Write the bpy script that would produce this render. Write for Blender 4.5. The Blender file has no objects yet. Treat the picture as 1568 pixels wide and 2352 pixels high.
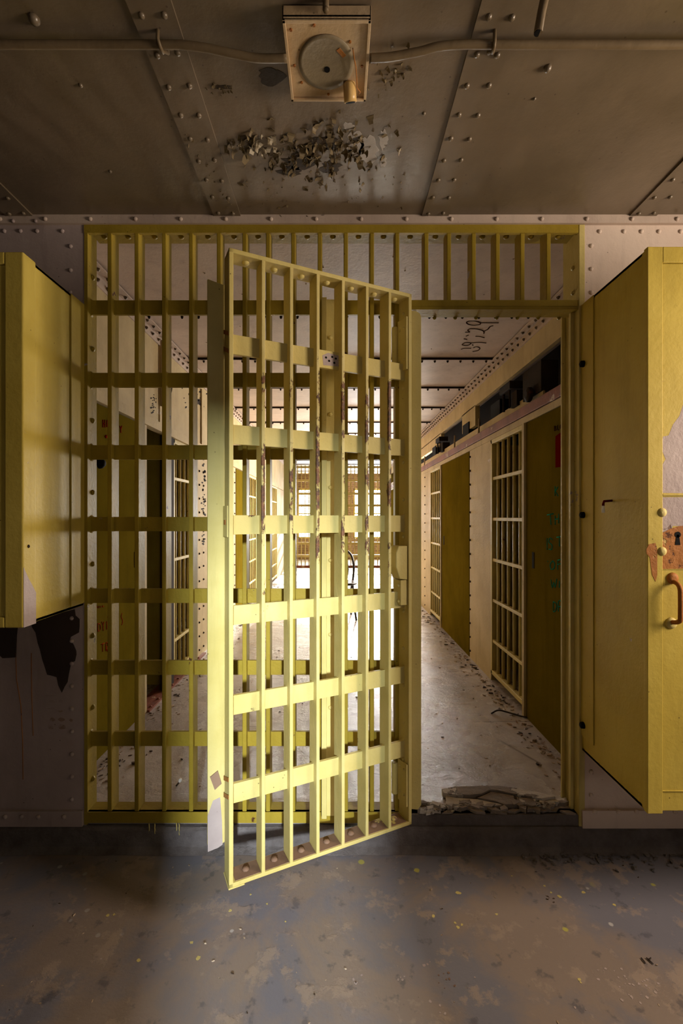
import bpy, bmesh, math, random
from mathutils import Vector, Matrix
random.seed(7)
S = bpy.context.scene
COL = S.collection
PI = math.pi

# ---------------------------------------------------------------- camera, world, lights, exposure
F = 1045.0            # focal length in pixels of the 1568x2352 frame
VPX, VPY = 776.0, 1187.0
CZ = 1.30             # camera height above the front room floor
cam_d = bpy.data.cameras.new('camera'); cam = bpy.data.objects.new('camera', cam_d); COL.objects.link(cam)
cam.location = (0, 0, CZ); cam.rotation_euler = (PI / 2, 0, 0)
cam_d.sensor_fit = 'VERTICAL'; cam_d.sensor_height = 36.0; cam_d.lens = F / 2352 * 36.0
cam_d.shift_x = (784 - VPX) / 2352; cam_d.shift_y = -(1176 - VPY) / 2352
cam_d.clip_start = 0.02; cam_d.clip_end = 100
S.camera = cam
S.view_settings.view_transform = 'Standard'; S.view_settings.look = 'None'
S.view_settings.exposure = 0.12; S.view_settings.gamma = 1.0; S.view_settings.use_curve_mapping = False
S.cycles.max_bounces = 10; S.cycles.diffuse_bounces = 6; S.cycles.glossy_bounces = 4
S.cycles.sample_clamp_indirect = 6.0; S.cycles.use_denoising = True

w = bpy.data.worlds.new('sky'); S.world = w; w.use_nodes = True
w.node_tree.nodes['Background'].inputs[0].default_value = (0.75, 0.85, 1.0, 1)
w.node_tree.nodes['Background'].inputs[1].default_value = 0.15

def area(name, loc, target, sx, sy, power, color, spread=180):
    d = bpy.data.lights.new(name, 'AREA'); d.shape = 'RECTANGLE'; d.size = sx; d.size_y = sy
    d.energy = power; d.color = color; d.spread = math.radians(spread)
    o = bpy.data.objects.new(name, d); COL.objects.link(o); o.location = loc
    v = Vector(target) - Vector(loc); o.visible_camera = True
    o.rotation_euler = v.to_track_quat('-Z', 'Y').to_euler()
    return o

# daylight outside the two windows at the far end of the corridor
area('daylight_far_window', (-0.77, 12.95, 1.40), (-0.77, 0, 1.40), 0.95, 1.75, 280, (1.0, 0.93, 0.80))
area('daylight_far_window', (0.83, 12.95, 1.40), (0.83, 0, 1.40), 1.05, 1.75, 900, (0.93, 0.95, 1.0))
# low sun slanting in through the far windows
sd = bpy.data.lights.new('sun', 'SUN'); sd.energy = 42; sd.angle = math.radians(1.6); sd.color = (1.0, 0.95, 0.86)
so = bpy.data.objects.new('sun', sd); COL.objects.link(so)
so.rotation_euler = Vector((-0.07, -1.0, -0.2146)).to_track_quat('-Z', 'Y').to_euler()
# added light behind an invented opening in the corridor's right wall
area('added_corridor_side_light', (1.34, 6.55, 1.45), (-1.16, 5.6, 1.3), 0.8, 1.0, 260, (1.0, 0.88, 0.74))
# daylight outside the front room's windows: right wall, and the slit behind the camera
area('daylight_front_right', (2.50, 0.72, 1.72), (0.2, 1.35, 1.55), 0.75, 0.9, 62, (1.0, 0.82, 0.64))
area('daylight_front_slit', (0.99, -6.0, 2.45), (-0.32, 1.6, 0.9), 0.16, 0.4, 120, (0.84, 0.95, 1.0), 60)
area('daylight_front_back', (1.70, -3.30, 1.75), (0.9, 1.8, 0.6), 0.9, 0.9, 12, (1.0, 0.86, 0.72))

# ---------------------------------------------------------------- helpers
def srgb(r, g, b):
    f = lambda c: (c / 255 / 12.92) if c / 255 <= 0.04045 else ((c / 255 + 0.055) / 1.055) ** 2.4
    return (f(r), f(g), f(b), 1.0)

def onY(px, py, Y): return Vector(((px - VPX) * Y / F, Y, CZ + (VPY - py) * Y / F))
def onZ(px, py, z):
    Y = (z - CZ) * F / (VPY - py); return Vector(((px - VPX) * Y / F, Y, z))
def onX(px, py, X):
    Y = X * F / (px - VPX); return Vector((X, Y, CZ + (VPY - py) * Y / F))

class MB:
    """collects shapes and links them as one mesh object"""
    def __init__(s): s.v = []; s.f = []; s.smooth = []
    def quad_box(s, x0, x1, y0, y1, z0, z1):
        n = len(s.v)
        s.v += [(x, y, z) for z in (z0, z1) for y in (y0, y1) for x in (x0, x1)]
        for f in ((0, 2, 3, 1), (4, 5, 7, 6), (0, 1, 5, 4), (2, 6, 7, 3), (0, 4, 6, 2), (1, 3, 7, 5)):
            s.f.append([n + i for i in f]); s.smooth.append(False)
        return s
    box = quad_box
    def prism(s, pts, off):
        """polygon pts (Vectors) extruded by off"""
        n = len(s.v); k = len(pts); off = Vector(off)
        nrm = Vector((0, 0, 0))
        for i in range(k):
            nrm += Vector(pts[i]).cross(Vector(pts[(i + 1) % k]))
        fl = nrm.dot(off) > 0
        s.v += [tuple(p) for p in pts] + [tuple(Vector(p) + off) for p in pts]
        a = list(range(n, n + k)); b = list(range(n + k, n + 2 * k))
        s.f.append(a[::-1] if fl else a); s.f.append(b if fl else b[::-1]); s.smooth += [False, False]
        for i in range(k):
            j = (i + 1) % k
            q = [n + i, n + j, n + k + j, n + k + i]
            s.f.append(q if fl else q[::-1]); s.smooth.append(False)
        return s
    def tube(s, pts, r, seg=8, caps=True, radii=None):
        pts = [Vector(p) for p in pts]; n0 = len(s.v); up = None
        for i, p in enumerate(pts):
            d = (pts[min(i + 1, len(pts) - 1)] - pts[max(i - 1, 0)]).normalized()
            if up is None:
                up = Vector((0, 0, 1)) if abs(d.z) < 0.9 else Vector((1, 0, 0))
            a = d.cross(up)
            if a.length < 1e-4: a = d.orthogonal()
            a.normalize(); b = a.cross(d); up = b
            rr = radii[i] if radii else r
            for k in range(seg):
                t = 2 * PI * k / seg
                s.v.append(tuple(p + a * (rr * math.cos(t)) + b * (rr * math.sin(t))))
        for i in range(len(pts) - 1):
            for k in range(seg):
                k2 = (k + 1) % seg
                s.f.append([n0 + i * seg + k, n0 + i * seg + k2, n0 + (i + 1) * seg + k2, n0 + (i + 1) * seg + k]); s.smooth.append(True)
        if caps:
            s.f.append([n0 + k for k in range(seg)][::-1]); s.smooth.append(False)
            m = n0 + (len(pts) - 1) * seg
            s.f.append([m + k for k in range(seg)]); s.smooth.append(False)
        return s
    def dome(s, c, nrm, r=0.012, h=0.009, seg=8):
        c = Vector(c); d = Vector(nrm).normalized(); a = d.orthogonal().normalized(); b = d.cross(a)
        n0 = len(s.v)
        for rr, hh in ((1.0, -0.1), (0.86, 0.5), (0.5, 0.87)):
            for k in range(seg):
                t = 2 * PI * k / seg
                s.v.append(tuple(c + a * (r * rr * math.cos(t)) + b * (r * rr * math.sin(t)) + d * (h * hh)))
        s.v.append(tuple(c + d * h)); top = len(s.v) - 1
        for i in range(2):
            for k in range(seg):
                k2 = (k + 1) % seg
                s.f.append([n0 + i * seg + k, n0 + i * seg + k2, n0 + (i + 1) * seg + k2, n0 + (i + 1) * seg + k]); s.smooth.append(True)
        for k in range(seg):
            s.f.append([n0 + 2 * seg + k, n0 + 2 * seg + (k + 1) % seg, top]); s.smooth.append(True)
        s.f.append([n0 + k for k in range(seg)][::-1]); s.smooth.append(False)
        return s
    def lathe(s, c, axis, prof, seg=24):
        """prof: list of (radius, height along axis)"""
        c = Vector(c); d = Vector(axis).normalized(); a = d.orthogonal().normalized(); b = d.cross(a); n0 = len(s.v)
        for rr, hh in prof:
            for k in range(seg):
                t = 2 * PI * k / seg
                s.v.append(tuple(c + a * (rr * math.cos(t)) + b * (rr * math.sin(t)) + d * hh))
        for i in range(len(prof) - 1):
            for k in range(seg):
                k2 = (k + 1) % seg
                s.f.append([n0 + i * seg + k, n0 + i * seg + k2, n0 + (i + 1) * seg + k2, n0 + (i + 1) * seg + k]); s.smooth.append(True)
        s.f.append([n0 + k for k in range(seg)][::-1]); s.smooth.append(False)
        m = n0 + (len(prof) - 1) * seg
        s.f.append([m + k for k in range(seg)]); s.smooth.append(False)
        return s
    def build(s, name, mat, parent=None, bevel=0.0, kind=None, label=None, cat=None, group=None):
        me = bpy.data.meshes.new(name)
        me.from_pydata(s.v, [], s.f)
        for p, sm in zip(me.polygons, s.smooth): p.use_smooth = sm
        me.materials.append(mat); me.update()
        o = bpy.data.objects.new(name, me); COL.objects.link(o)
        if parent is not None: o.parent = parent
        if bevel > 0:
            m = o.modifiers.new('bevel', 'BEVEL'); m.width = bevel; m.segments = 2; m.limit_method = 'ANGLE'; m.angle_limit = math.radians(50)
        tag(o, label, cat, group, kind)
        return o

def tag(o, label=None, cat=None, group=None, kind=None):
    if label: o['label'] = label
    if cat: o['category'] = cat
    if group: o['group'] = group
    if kind: o['kind'] = kind
    return o

def thing(name, label, cat, loc=(0, 0, 0), rz=0.0, group=None):
    o = bpy.data.objects.new(name, None); COL.objects.link(o); o.empty_display_size = 0.1
    o.location = loc; o.rotation_euler = (0, 0, rz)
    return tag(o, label, cat, group)

def copy_tree(o, parent=None):
    c = o.copy(); COL.objects.link(c); c.parent = parent
    for ch in list(o.children): copy_tree(ch, c)
    return c

def smooth(pts, n=6):
    out = []
    P_ = [Vector(p) for p in pts]; P_ = [P_[0]] + P_ + [P_[-1]]
    for i in range(1, len(P_) - 2):
        for k in range(n):
            t = k / n; a, b, c, d = P_[i - 1:i + 3]
            out.append(.5 * ((2 * b) + (c - a) * t + (2 * a - 5 * b + 4 * c - d) * t * t + (3 * b - a - 3 * c + d) * t ** 3))
    out.append(P_[-2]); return out

# ---------------------------------------------------------------- materials
class NT:
    def __init__(s, name):
        s.m = bpy.data.materials.new(name); s.m.use_nodes = True; s.t = s.m.node_tree; s.n = s.t.nodes
        s.b = s.n['Principled BSDF']; s.co = s.n.new('ShaderNodeTexCoord')
    def link(s, a, b): s.t.links.new(a, b)
    def map(s, scale=(1, 1, 1), loc=(0, 0, 0)):
        m = s.n.new('ShaderNodeMapping'); m.inputs['Scale'].default_value = scale; m.inputs['Location'].default_value = loc
        s.link(s.co.outputs['Object'], m.inputs[0]); return m.outputs[0]
    def noise(s, scale, detail=4, rough=0.6, vec=None, dist=0.0):
        n = s.n.new('ShaderNodeTexNoise'); n.inputs['Scale'].default_value = scale
        n.inputs['Detail'].default_value = detail; n.inputs['Roughness'].default_value = rough; n.inputs['Distortion'].default_value = dist
        s.link(vec if vec else s.co.outputs['Object'], n.inputs['Vector']); return n.outputs['Fac']
    def voro(s, scale, vec=None, feature='F1', rand=1.0):
        n = s.n.new('ShaderNodeTexVoronoi'); n.feature = feature; n.inputs['Scale'].default_value = scale; n.inputs['Randomness'].default_value = rand
        s.link(vec if vec else s.co.outputs['Object'], n.inputs['Vector']); return n.outputs['Distance']
    def ramp(s, fac, p0, p1, c0=(0, 0, 0, 1), c1=(1, 1, 1, 1)):
        r = s.n.new('ShaderNodeValToRGB'); e = r.color_ramp.elements
        e[0].position = p0; e[1].position = p1; e[0].color = c0; e[1].color = c1
        s.link(fac, r.inputs[0]); return r.outputs[0]
    def mix(s, fac, a, b, mode='MIX'):
        m = s.n.new('ShaderNodeMix'); m.data_type = 'RGBA'; m.blend_type = mode
        for inp, val in ((m.inputs[0], fac), (m.inputs[6], a), (m.inputs[7], b)):
            if isinstance(val, (int, float)): inp.default_value = val
            elif isinstance(val, tuple): inp.default_value = val
            else: s.link(val, inp)
        return m.outputs[2]
    def math(s, op, a, b):
        m = s.n.new('ShaderNodeMath'); m.operation = op
        for inp, val in ((m.inputs[0], a), (m.inputs[1], b)):
            if isinstance(val, (int, float)): inp.default_value = val
            else: s.link(val, inp)
        return m.outputs[0]
    def bump(s, h, strength, dist=0.01):
        b = s.n.new('ShaderNodeBump'); b.inputs['Strength'].default_value = strength; b.inputs['Distance'].default_value = dist
        s.link(h, b.inputs['Height']); s.link(b.outputs[0], s.b.inputs['Normal'])
    def done(s, color, rough=0.5, metal=0.0, spec=0.5):
        if isinstance(color, tuple): s.b.inputs['Base Color'].default_value = color
        else: s.link(color, s.b.inputs['Base Color'])
        if isinstance(rough, (int, float)): s.b.inputs['Roughness'].default_value = rough
        else: s.link(rough, s.b.inputs['Roughness'])
        s.b.inputs['Metallic'].default_value = metal
        s.b.inputs['Specular IOR Level'].default_value = spec
        return s.m

RUST = srgb(96, 50, 28)
def paint(name, base, base2, chip=None, chip_t=0.66, rust_t=0.70, rough=0.5, spec=0.16, bump=0.25, spots=True, rscale=9.0, stretch=1.0):
    t = NT(name)
    c = t.mix(t.ramp(t.noise(3.2, 6, 0.6), 0.35, 0.68), base, base2)
    streak = t.noise(14, 5, 0.7, t.map((1, 1, 0.12)))
    c = t.mix(t.math('MULTIPLY', t.ramp(streak, 0.52, 0.75), 0.35), c, tuple(x * 0.55 for x in base2[:3]) + (1,))
    h = t.noise(60, 4, 0.6)
    if chip:
        k = t.ramp(t.noise(5.5, 8, 0.62, t.map((1, 1, stretch), (3.1, 1.7, 0.4))), chip_t, chip_t + 0.015)
        c = t.mix(k, c, chip)
        h = t.math('SUBTRACT', h, t.math('MULTIPLY', k, 1.5))
    if rust_t < 1:
        k = t.ramp(t.noise(rscale, 9, 0.72, t.map((1, 1, stretch), (7.7, 0.3, 2.2))), rust_t, rust_t + 0.03)
        c = t.mix(k, c, t.mix(t.noise(40, 3), RUST, srgb(45, 26, 18)))
        h = t.math('SUBTRACT', h, k)
    if spots:
        sp = t.ramp(t.voro(38), 0.05, 0.10, (1, 1, 1, 1), (0, 0, 0, 1))
        sel = t.ramp(t.noise(9, 2), 0.56, 0.6)
        c = t.mix(t.math('MULTIPLY', t.math('MULTIPLY', sp, sel), 0.75), c, srgb(50, 36, 22))
    t.bump(h, bump, 0.004)
    return t.done(c, rough, spec=spec)

Y1, Y2 = srgb(204, 188, 124), srgb(188, 170, 100)
M = {}
M['yellow'] = paint('yellow_paint', Y1, Y2, srgb(150, 142, 146), 0.695, 0.675, bump=.35)
M['yellow_wall'] = paint('yellow_wall_paint', srgb(186, 168, 70), srgb(160, 142, 52), srgb(150, 130, 100), 0.74, 0.70)
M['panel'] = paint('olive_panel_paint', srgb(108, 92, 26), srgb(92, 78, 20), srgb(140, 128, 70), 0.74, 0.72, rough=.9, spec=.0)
M['yellow_cab'] = paint('yellow_cabinet_paint', srgb(192, 170, 80), srgb(176, 153, 64), srgb(165, 150, 150), 0.705, 0.70, bump=0.25)
M['grille'] = paint('yellow_grille_paint', srgb(154, 132, 44), srgb(136, 114, 34), srgb(150, 142, 146), 0.71, 0.655, rscale=12, bump=0.35)
def rusty_bar():
    t = NT('rusty_yellow_paint')
    c = t.mix(t.ramp(t.noise(4, 5), 0.35, 0.65), Y1, Y2)
    sep = t.n.new('ShaderNodeSeparateXYZ'); t.link(t.co.outputs['Object'], sep.inputs[0])
    # wear is heaviest at hand height
    hz = t.math('MULTIPLY', sep.outputs[2], 0.4)
    a = t.ramp(hz, 0.30, 0.50); b = t.ramp(hz, 0.70, 0.76, (1, 1, 1, 1), (0, 0, 0, 1))
    front = t.ramp(t.math('ADD', sep.outputs[1], 0.5), 0.486, 0.492)
    band = t.math('MULTIPLY', t.math('MULTIPLY', a, b), front)
    n = t.noise(16, 9, 0.75, t.map((1, 1, 0.45)))
    k = t.ramp(t.math('ADD', n, t.math('MULTIPLY', band, 0.17)), 0.655, 0.68)
    c = t.mix(k, c, t.mix(t.ramp(t.noise(45, 3), 0.4, 0.6), srgb(120, 74, 40), srgb(66, 38, 22)))
    t.bump(t.math('SUBTRACT', t.noise(70, 4), k), 0.4, 0.004)
    return t.done(c, 0.5)
M['gate_bar'] = rusty_bar()
M['cream'] = paint('cream_wall_paint', srgb(190, 170, 126), srgb(168, 148, 104), srgb(206, 192, 170), 0.68, 0.69, rough=.7, spec=.25, bump=0.5, rscale=7)
M['pale'] = paint('pale_ceiling_paint', srgb(190, 172, 158), srgb(170, 152, 140), srgb(140, 120, 104), 0.74, 0.73, rough=0.5, bump=0.25)
M['lilac'] = paint('lilac_grey_wall_paint', srgb(172, 156, 152), srgb(154, 138, 134), None, rust_t=0.735, rough=0.5, bump=0.2)
M['dim'] = paint('dark_brown_low_bounce_wall', srgb(70, 60, 52), srgb(60, 52, 44), None, rust_t=1.0, rough=.7, spots=False)  # unseen front room walls coloured dark to cut bounced light
M['lilac_lit'] = paint('pale_lit_wall_paint', srgb(214, 196, 182), srgb(200, 180, 166), srgb(120, 104, 96), .72, .70, bump=.3)  # whitish copy of the lilac, paler to paint in its stronger light
M['bare'] = paint('bare_dark_undercoat', srgb(62, 50, 44), srgb(54, 44, 38), None, rust_t=1.0, rough=0.7, bump=0.15, spots=False)
M['primer'] = paint('bare_grey_primer', srgb(176, 160, 156), srgb(150, 134, 132), srgb(120, 96, 84), 0.60, 0.66, bump=0.4)
M['rust'] = paint('rusted_steel', srgb(170, 112, 52), srgb(140, 84, 40), srgb(190, 160, 100), 0.64, 0.58, rough=0.6, bump=0.6, rscale=16)
M['rail'] = paint('red_oxide_rail', srgb(140, 86, 68), srgb(110, 66, 52), srgb(180, 150, 120), 0.62, 0.62, rough=0.6, bump=0.5)
M['black'] = NT('flat_black').done(srgb(14, 11, 10), 0.8, spec=0.1)  # also the painted darkness inside holes, slots and pipe mouths
M['soot_shade'] = paint('soot_and_shade_steel', srgb(52, 40, 32), srgb(34, 27, 22), None, rust_t=0.62, rough=0.8, spec=0.1)  # also colours in the shade of recess, open cell and seam edges
M['rivet'] = paint('grimy_rivets', srgb(120, 104, 86), srgb(84, 70, 56), None, rust_t=.6, spots=False)
M['redink'] = NT('red_paint_marks').done(srgb(120, 24, 18), 0.9, spec=0)
M['darkred'] = NT('dark_red_paint').done(srgb(96, 14, 10), 0.9, spec=0)
M['greenink'] = NT('green_marker').done(srgb(34, 130, 104), 0.9, spec=0)
M['brownink'] = NT('brown_marker').done(srgb(56, 36, 24), 0.9, spec=0)
M['white'] = NT('white_plastic').done(srgb(235, 232, 225), 0.4)
M['porcelain'] = NT('old_porcelain').done(srgb(214, 176, 110), 0.35)
M['wood'] = NT('dark_bentwood').done(srgb(38, 24, 18), 0.4)
M['steel'] = NT('dull_steel').done(srgb(150, 132, 104), 0.5, 0.4)

def front_ceiling():
    t = NT('sooty_ceiling_paint')
    c = t.mix(t.ramp(t.noise(2.0, 6), 0.3, 0.7), srgb(124, 108, 88), srgb(92, 80, 62))
    st = t.noise(9, 5, 0.6, t.map((1, 0.1, 1)))
    c = t.mix(t.math('MULTIPLY', t.ramp(st, 0.5, 0.75), 0.35), c, srgb(84, 72, 58))
    sp = t.ramp(t.voro(26), 0.04, 0.08, (1, 1, 1, 1), (0, 0, 0, 1))
    c = t.mix(t.math('MULTIPLY', sp, 0.7), c, srgb(60, 44, 30))
    t.bump(t.math('ADD', t.noise(24, 4), t.math('MULTIPLY', t.noise(3, 2), 1.5)), 0.12, 0.01)
    return t.done(c, t.ramp(t.noise(6, 4), 0.2, 0.8, (0.26, 0.26, 0.26, 1), (0.42, 0.42, 0.42, 1)), spec=0.6)
M['fceil'] = front_ceiling()

def front_floor():
    t = NT('worn_painted_concrete')
    n1 = t.ramp(t.noise(2.3, 8, 0.62, None, 0.4), 0.44, 0.56)
    c = t.mix(n1, srgb(112, 110, 120), srgb(132, 118, 110))
    n2 = t.ramp(t.noise(7.5, 9, 0.7), 0.55, 0.60)
    c = t.mix(t.math('MULTIPLY', n2, 0.6), c, srgb(156, 138, 124))
    n3 = t.ramp(t.noise(16, 6, 0.6), 0.60, 0.66)
    c = t.mix(t.math('MULTIPLY', n3, 0.5), c, srgb(62, 62, 74))
    # splashed yellow paint
    v = t.voro(7.0, t.map((1, 1, 1), (4.2, 8.1, 0)))
    y = t.ramp(t.math('ADD', v, t.math('MULTIPLY', t.noise(40, 2), 0.05)), 0.095, 0.115, (1, 1, 1, 1), (0, 0, 0, 1))
    c = t.mix(t.math('MULTIPLY', y, t.ramp(t.noise(1.7, 2), 0.48, 0.54)), c, srgb(176, 168, 84))
    v = t.voro(11.0, t.map((1, 1, 1), (1.2, 3.1, 0)))
    y = t.ramp(t.math('ADD', v, t.math('MULTIPLY', t.noise(30, 4), 0.14)), 0.14, 0.17, (1, 1, 1, 1), (0, 0, 0, 1))
    c = t.mix(t.math('MULTIPLY', t.math('MULTIPLY', y, t.ramp(t.noise(1.1, 2, 0.5, t.map((1, 1, 1), (2.4, .3, 0))), 0.50, 0.56)), 0.75), c, srgb(190, 186, 186))
    h = t.math('ADD', t.math('MULTIPLY', t.noise(90, 5, 0.7), 0.6), t.math('ADD', t.math('MULTIPLY', n2, 0.5), t.noise(8, 3)))
    t.bump(h, 0.3, 0.006)
    return t.done(c, t.ramp(t.noise(5, 5), 0.3, 0.7, (0.34, 0.34, 0.34, 1), (0.55, 0.55, 0.55, 1)))
M['ffloor'] = front_floor()

def corridor_floor():
    t = NT('dusty_corridor_concrete')
    c = t.mix(t.ramp(t.noise(2.6, 8, 0.65, t.map((1, 0.6, 1))), 0.36, 0.66), srgb(192, 184, 180), srgb(140, 128, 122))
    c = t.mix(t.math('MULTIPLY', t.ramp(t.noise(9, 8, 0.7), 0.55, 0.7), 0.5), c, srgb(196, 188, 182))
    cr = t.ramp(t.voro(1.1, t.map((1, 1.3, 1)), 'DISTANCE_TO_EDGE'), 0.0, 0.006, (1, 1, 1, 1), (0, 0, 0, 1))
    c = t.mix(t.math('MULTIPLY', t.math('MULTIPLY', cr, t.ramp(t.noise(3, 2), .5, .55)), 0.7), c, srgb(60, 48, 40))
    t.bump(t.math('ADD', t.noise(14, 8, 0.75), t.math('MULTIPLY', t.noise(3, 3), 1.2)), 0.5, 0.012)
    return t.done(c, t.ramp(t.noise(4, 5), 0.3, 0.7, (0.2, 0.2, 0.2, 1), (0.38, 0.38, 0.38, 1)), spec=0.7)
M['cfloor'] = corridor_floor()

def concrete():
    t = NT('rough_curb_concrete')
    c = t.mix(t.ramp(t.noise(5, 8, 0.7), 0.35, 0.65), srgb(128, 120, 120), srgb(86, 76, 72))
    t.bump(t.noise(28, 8, 0.75), 0.9, 0.02)
    return t.done(c, 0.75)
M['curb'] = concrete()
def bricks():
    t = NT('brown_brick')
    b = t.n.new('ShaderNodeTexBrick'); b.inputs['Scale'].default_value = 4.5
    b.inputs['Color1'].default_value = srgb(134, 108, 84); b.inputs['Color2'].default_value = srgb(108, 84, 68); b.inputs['Mortar'].default_value = srgb(150, 130, 104)
    m = t.n.new('ShaderNodeMapping'); m.inputs['Rotation'].default_value = (PI / 2, 0, 0); t.link(t.co.outputs['Object'], m.inputs[0]); t.link(m.outputs[0], b.inputs[0])
    t.bump(b.outputs['Fac'], -0.3, 0.01)
    return t.done(b.outputs['Color'], 0.8)
M['brick'] = bricks()
def glass():
    m = bpy.data.materials.new('window_glass'); m.use_nodes = True; n = m.node_tree.nodes; l = m.node_tree.links
    n.remove(n['Principled BSDF']); t = n.new('ShaderNodeBsdfTransparent'); g_ = n.new('ShaderNodeBsdfGlossy'); g_.inputs['Roughness'].default_value = 0.05
    t.inputs[0].default_value = (0.93, 0.94, 0.92, 1)
    x = n.new('ShaderNodeMixShader'); x.inputs[0].default_value = 0.05
    l.new(t.outputs[0], x.inputs[1]); l.new(g_.outputs[0], x.inputs[2]); l.new(x.outputs[0], n['Material Output'].inputs[0])
    return m
M['glass'] = glass()

# ---------------------------------------------------------------- the setting
D = 1.79                      # front plane of the barred wall
CEIL = 2.48; CF = 0.127       # ceiling height, corridor floor height
XL, XR = -1.16, 1.10          # corridor side walls
MB().box(-2.7, 3.4, -3.0, 1.80, -0.15, 0.0).build('floor', M['ffloor'], kind='structure')
MB().box(-2.9, 2.95, 1.80, 12.9, -0.1, CF).build('floor_corridor', M['cfloor'], kind='structure')

# curb under the barred wall: rough front edge
mb = MB(); N = 120
prof = []
for i in range(N + 1):
    x = -2.7 + 6.1 * i / N
    j = random.uniform(-0.004, 0.004); k = random.uniform(-0.004, 0.004)
    prof.append((x, [(1.745 + j, 0.001), (1.768 + k, 0.018), (1.775 + j, 0.075 + k), (1.782, 0.085), (1.80, 0.086)]))
for x, ring in prof:
    for (y, z) in ring: mb.v.append((x, y, z))
for i in range(N):
    for q in range(4):
        a = i * 5 + q; mb.f.append([a, a + 5, a + 6, a + 1]); mb.smooth.append(False)
mb.build('trim_1', M['curb'], kind='structure')

dr_ = MB()
for x0_, y0_, y1_ in ((342, 1892, 1942), (355, 1892, 1915), (405, 1890, 1948), (411, 1892, 1918)):
    dr_.tube([onY(x0_ + .8 * (k % 2), y0_ + (y1_ - y0_) * k / 5, 1.7755 - .004 * (k / 5)) for k in range(6)], .0022, 5)
dr_.build('paint_drips', M['yellow'], bpy.data.objects['trim_1'], kind='stuff', label='runs of yellow paint')

# front room ceiling: lapped plates with riveted seam straps
mb = MB(); mb.box(-2.7, 3.4, -3.0, 1.86, CEIL, CEIL + 0.08)
seams = [-1.295, -0.484, 0.327, 1.138, 1.949, 2.76, -2.106]
for sx in seams:
    mb.box(sx, sx + 0.104, -3.0, 1.80, CEIL - 0.006, CEIL + 0.01)
    for k in range(22):
        y = 1.759 - 0.0865 * k
        if y < -0.1: break
        for dx in (0.024, 0.080):
            mb.dome((sx + dx + random.uniform(-.003, .003), y + random.uniform(-.004, .004), CEIL - 0.006), (0, 0, -1), 0.0085, 0.0075)
for (px, py, r) in ((78, 42, .014), (1257, 155, .011), (185, 195, .006), (253, 393, .006), (887 + 340, 226, .005), (973, 260, .006)):
    p = onZ(px, py, CEIL); mb.dome(p, (0, 0, -1), r, r * 1.1)
mb.build('ceiling', M['fceil'], kind='structure')

# corridor ceiling
mb = MB(); mb.box(-2.9, 2.95, 1.86, 12.9, CEIL, CEIL + 0.08); jm = MB()
for k in range(0, 13):
    y = 2.62 + 0.755 * k
    mb.box(XL, 1.2, y, y + 0.09, CEIL - 0.012, CEIL + 0.01)
    jm.box(XL + .05, 1.15, y - .003, y + 0.001, CEIL - 0.016, CEIL)  # dark strip paints in the shade on each joint's near edge
    x = XL + 0.06
    while x < 1.12 and y < 9:
        jm.dome((x, y + 0.03, CEIL - 0.012), (0, 0, -1), 0.009, 0.016, 6); x += 0.096
for i in range(30):
    mb.dome((random.uniform(-.9, .9), random.uniform(1.95, 3.2), CEIL), (0, 0, -1), 0.004, 0.004, 6)
cc = mb.build('ceiling_corridor', M['pale'], kind='structure'); jm.build('shaded_riveted_seam', M['soot_shade'], cc, label='rusty plate seams with rivets, darkened for their shaded edges')
# corner angles between corridor ceiling and side walls
for nm, X, sg in (('trim_2', XL, 1), ('trim_3', 1.20, -1)):
    mb = MB(); rv = MB()
    mb.box(min(X, X + sg * .055), max(X, X + sg * .055), 1.87, 10.5, CEIL - 0.016, CEIL - 0.008)
    mb.box(min(X, X + sg * .008), max(X, X + sg * .008), 1.87, 10.5, CEIL - 0.07, CEIL - 0.008)
    y = 1.95
    while y < 9.0:
        rv.dome((X + sg * .035, y, CEIL - 0.016), (0, 0, -1), 0.010, 0.013, 6)
        rv.dome((X + sg * .008, y + .045, CEIL - 0.045), (sg, 0, 0), 0.010, 0.013, 6); y += 0.092
    rv.build('rivets', M['rivet'], mb.build(nm, M['pale'], kind='structure'), kind='stuff')

# front wall plates left and right of the grille (steel plates with rivets)
mb = MB(); mb.box(-2.7, -0.99, D, D + 0.06, 0.0, CEIL)
mb.box(-2.7, -1.0, D - 0.012, D, 0.088, 0.148)
for px in (12, 50, 88, 147): mb.dome(onY(px, 1876, D - .012), (0, -1, 0), 0.010, 0.007)
for py in (566, 621, 672, 725): mb.dome(onY(162, py, D), (0, -1, 0), 0.009, 0.007)
for py in list(range(1420, 1850, 52)): mb.dome(onY(165, py, D), (0, -1, 0), 0.009, 0.007)
for px in (10, 47, 85, 143): mb.dome(onY(px, 531, D), (0, -1, 0), 0.009, 0.007)
for px in (30, 82): mb.dome(onY(px, 508, D - .014), (0, -1, 0), 0.008, 0.006)
mb.build('wall_front_left', M['lilac'], kind='structure')
mb = MB(); mb.box(0.962, 3.4, D, D + 0.06, 0.0, CEIL)
mb.box(0.955, 3.4, D - 0.014, D, 0.083, 0.152)
for px in (1365, 1420, 1461, 1510, 1550): mb.dome(onY(px, 1864, D - .014), (0, -1, 0), 0.010, 0.007)
for py in (565, 618, 672, 1772, 1826): mb.dome(onY(1357, py, D), (0, -1, 0), 0.009, 0.007)
for px in (1376, 1432, 1472, 1512, 1562): mb.dome(onY(px, 532, D), (0, -1, 0), 0.009, 0.007)
mb.build('wall_front_right', M['lilac_lit'], kind='structure')
mb = MB(); mb.box(-2.7, 3.4, D - 0.014, D + 0.03, 2.447, CEIL)
for i in range(34):
    mb.dome((-2.55 + 0.176 * i, D - .014, 2.462), (0, -1, 0), 0.009, 0.008)
mb.build('trim_4', M['pale'], kind='structure')
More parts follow.
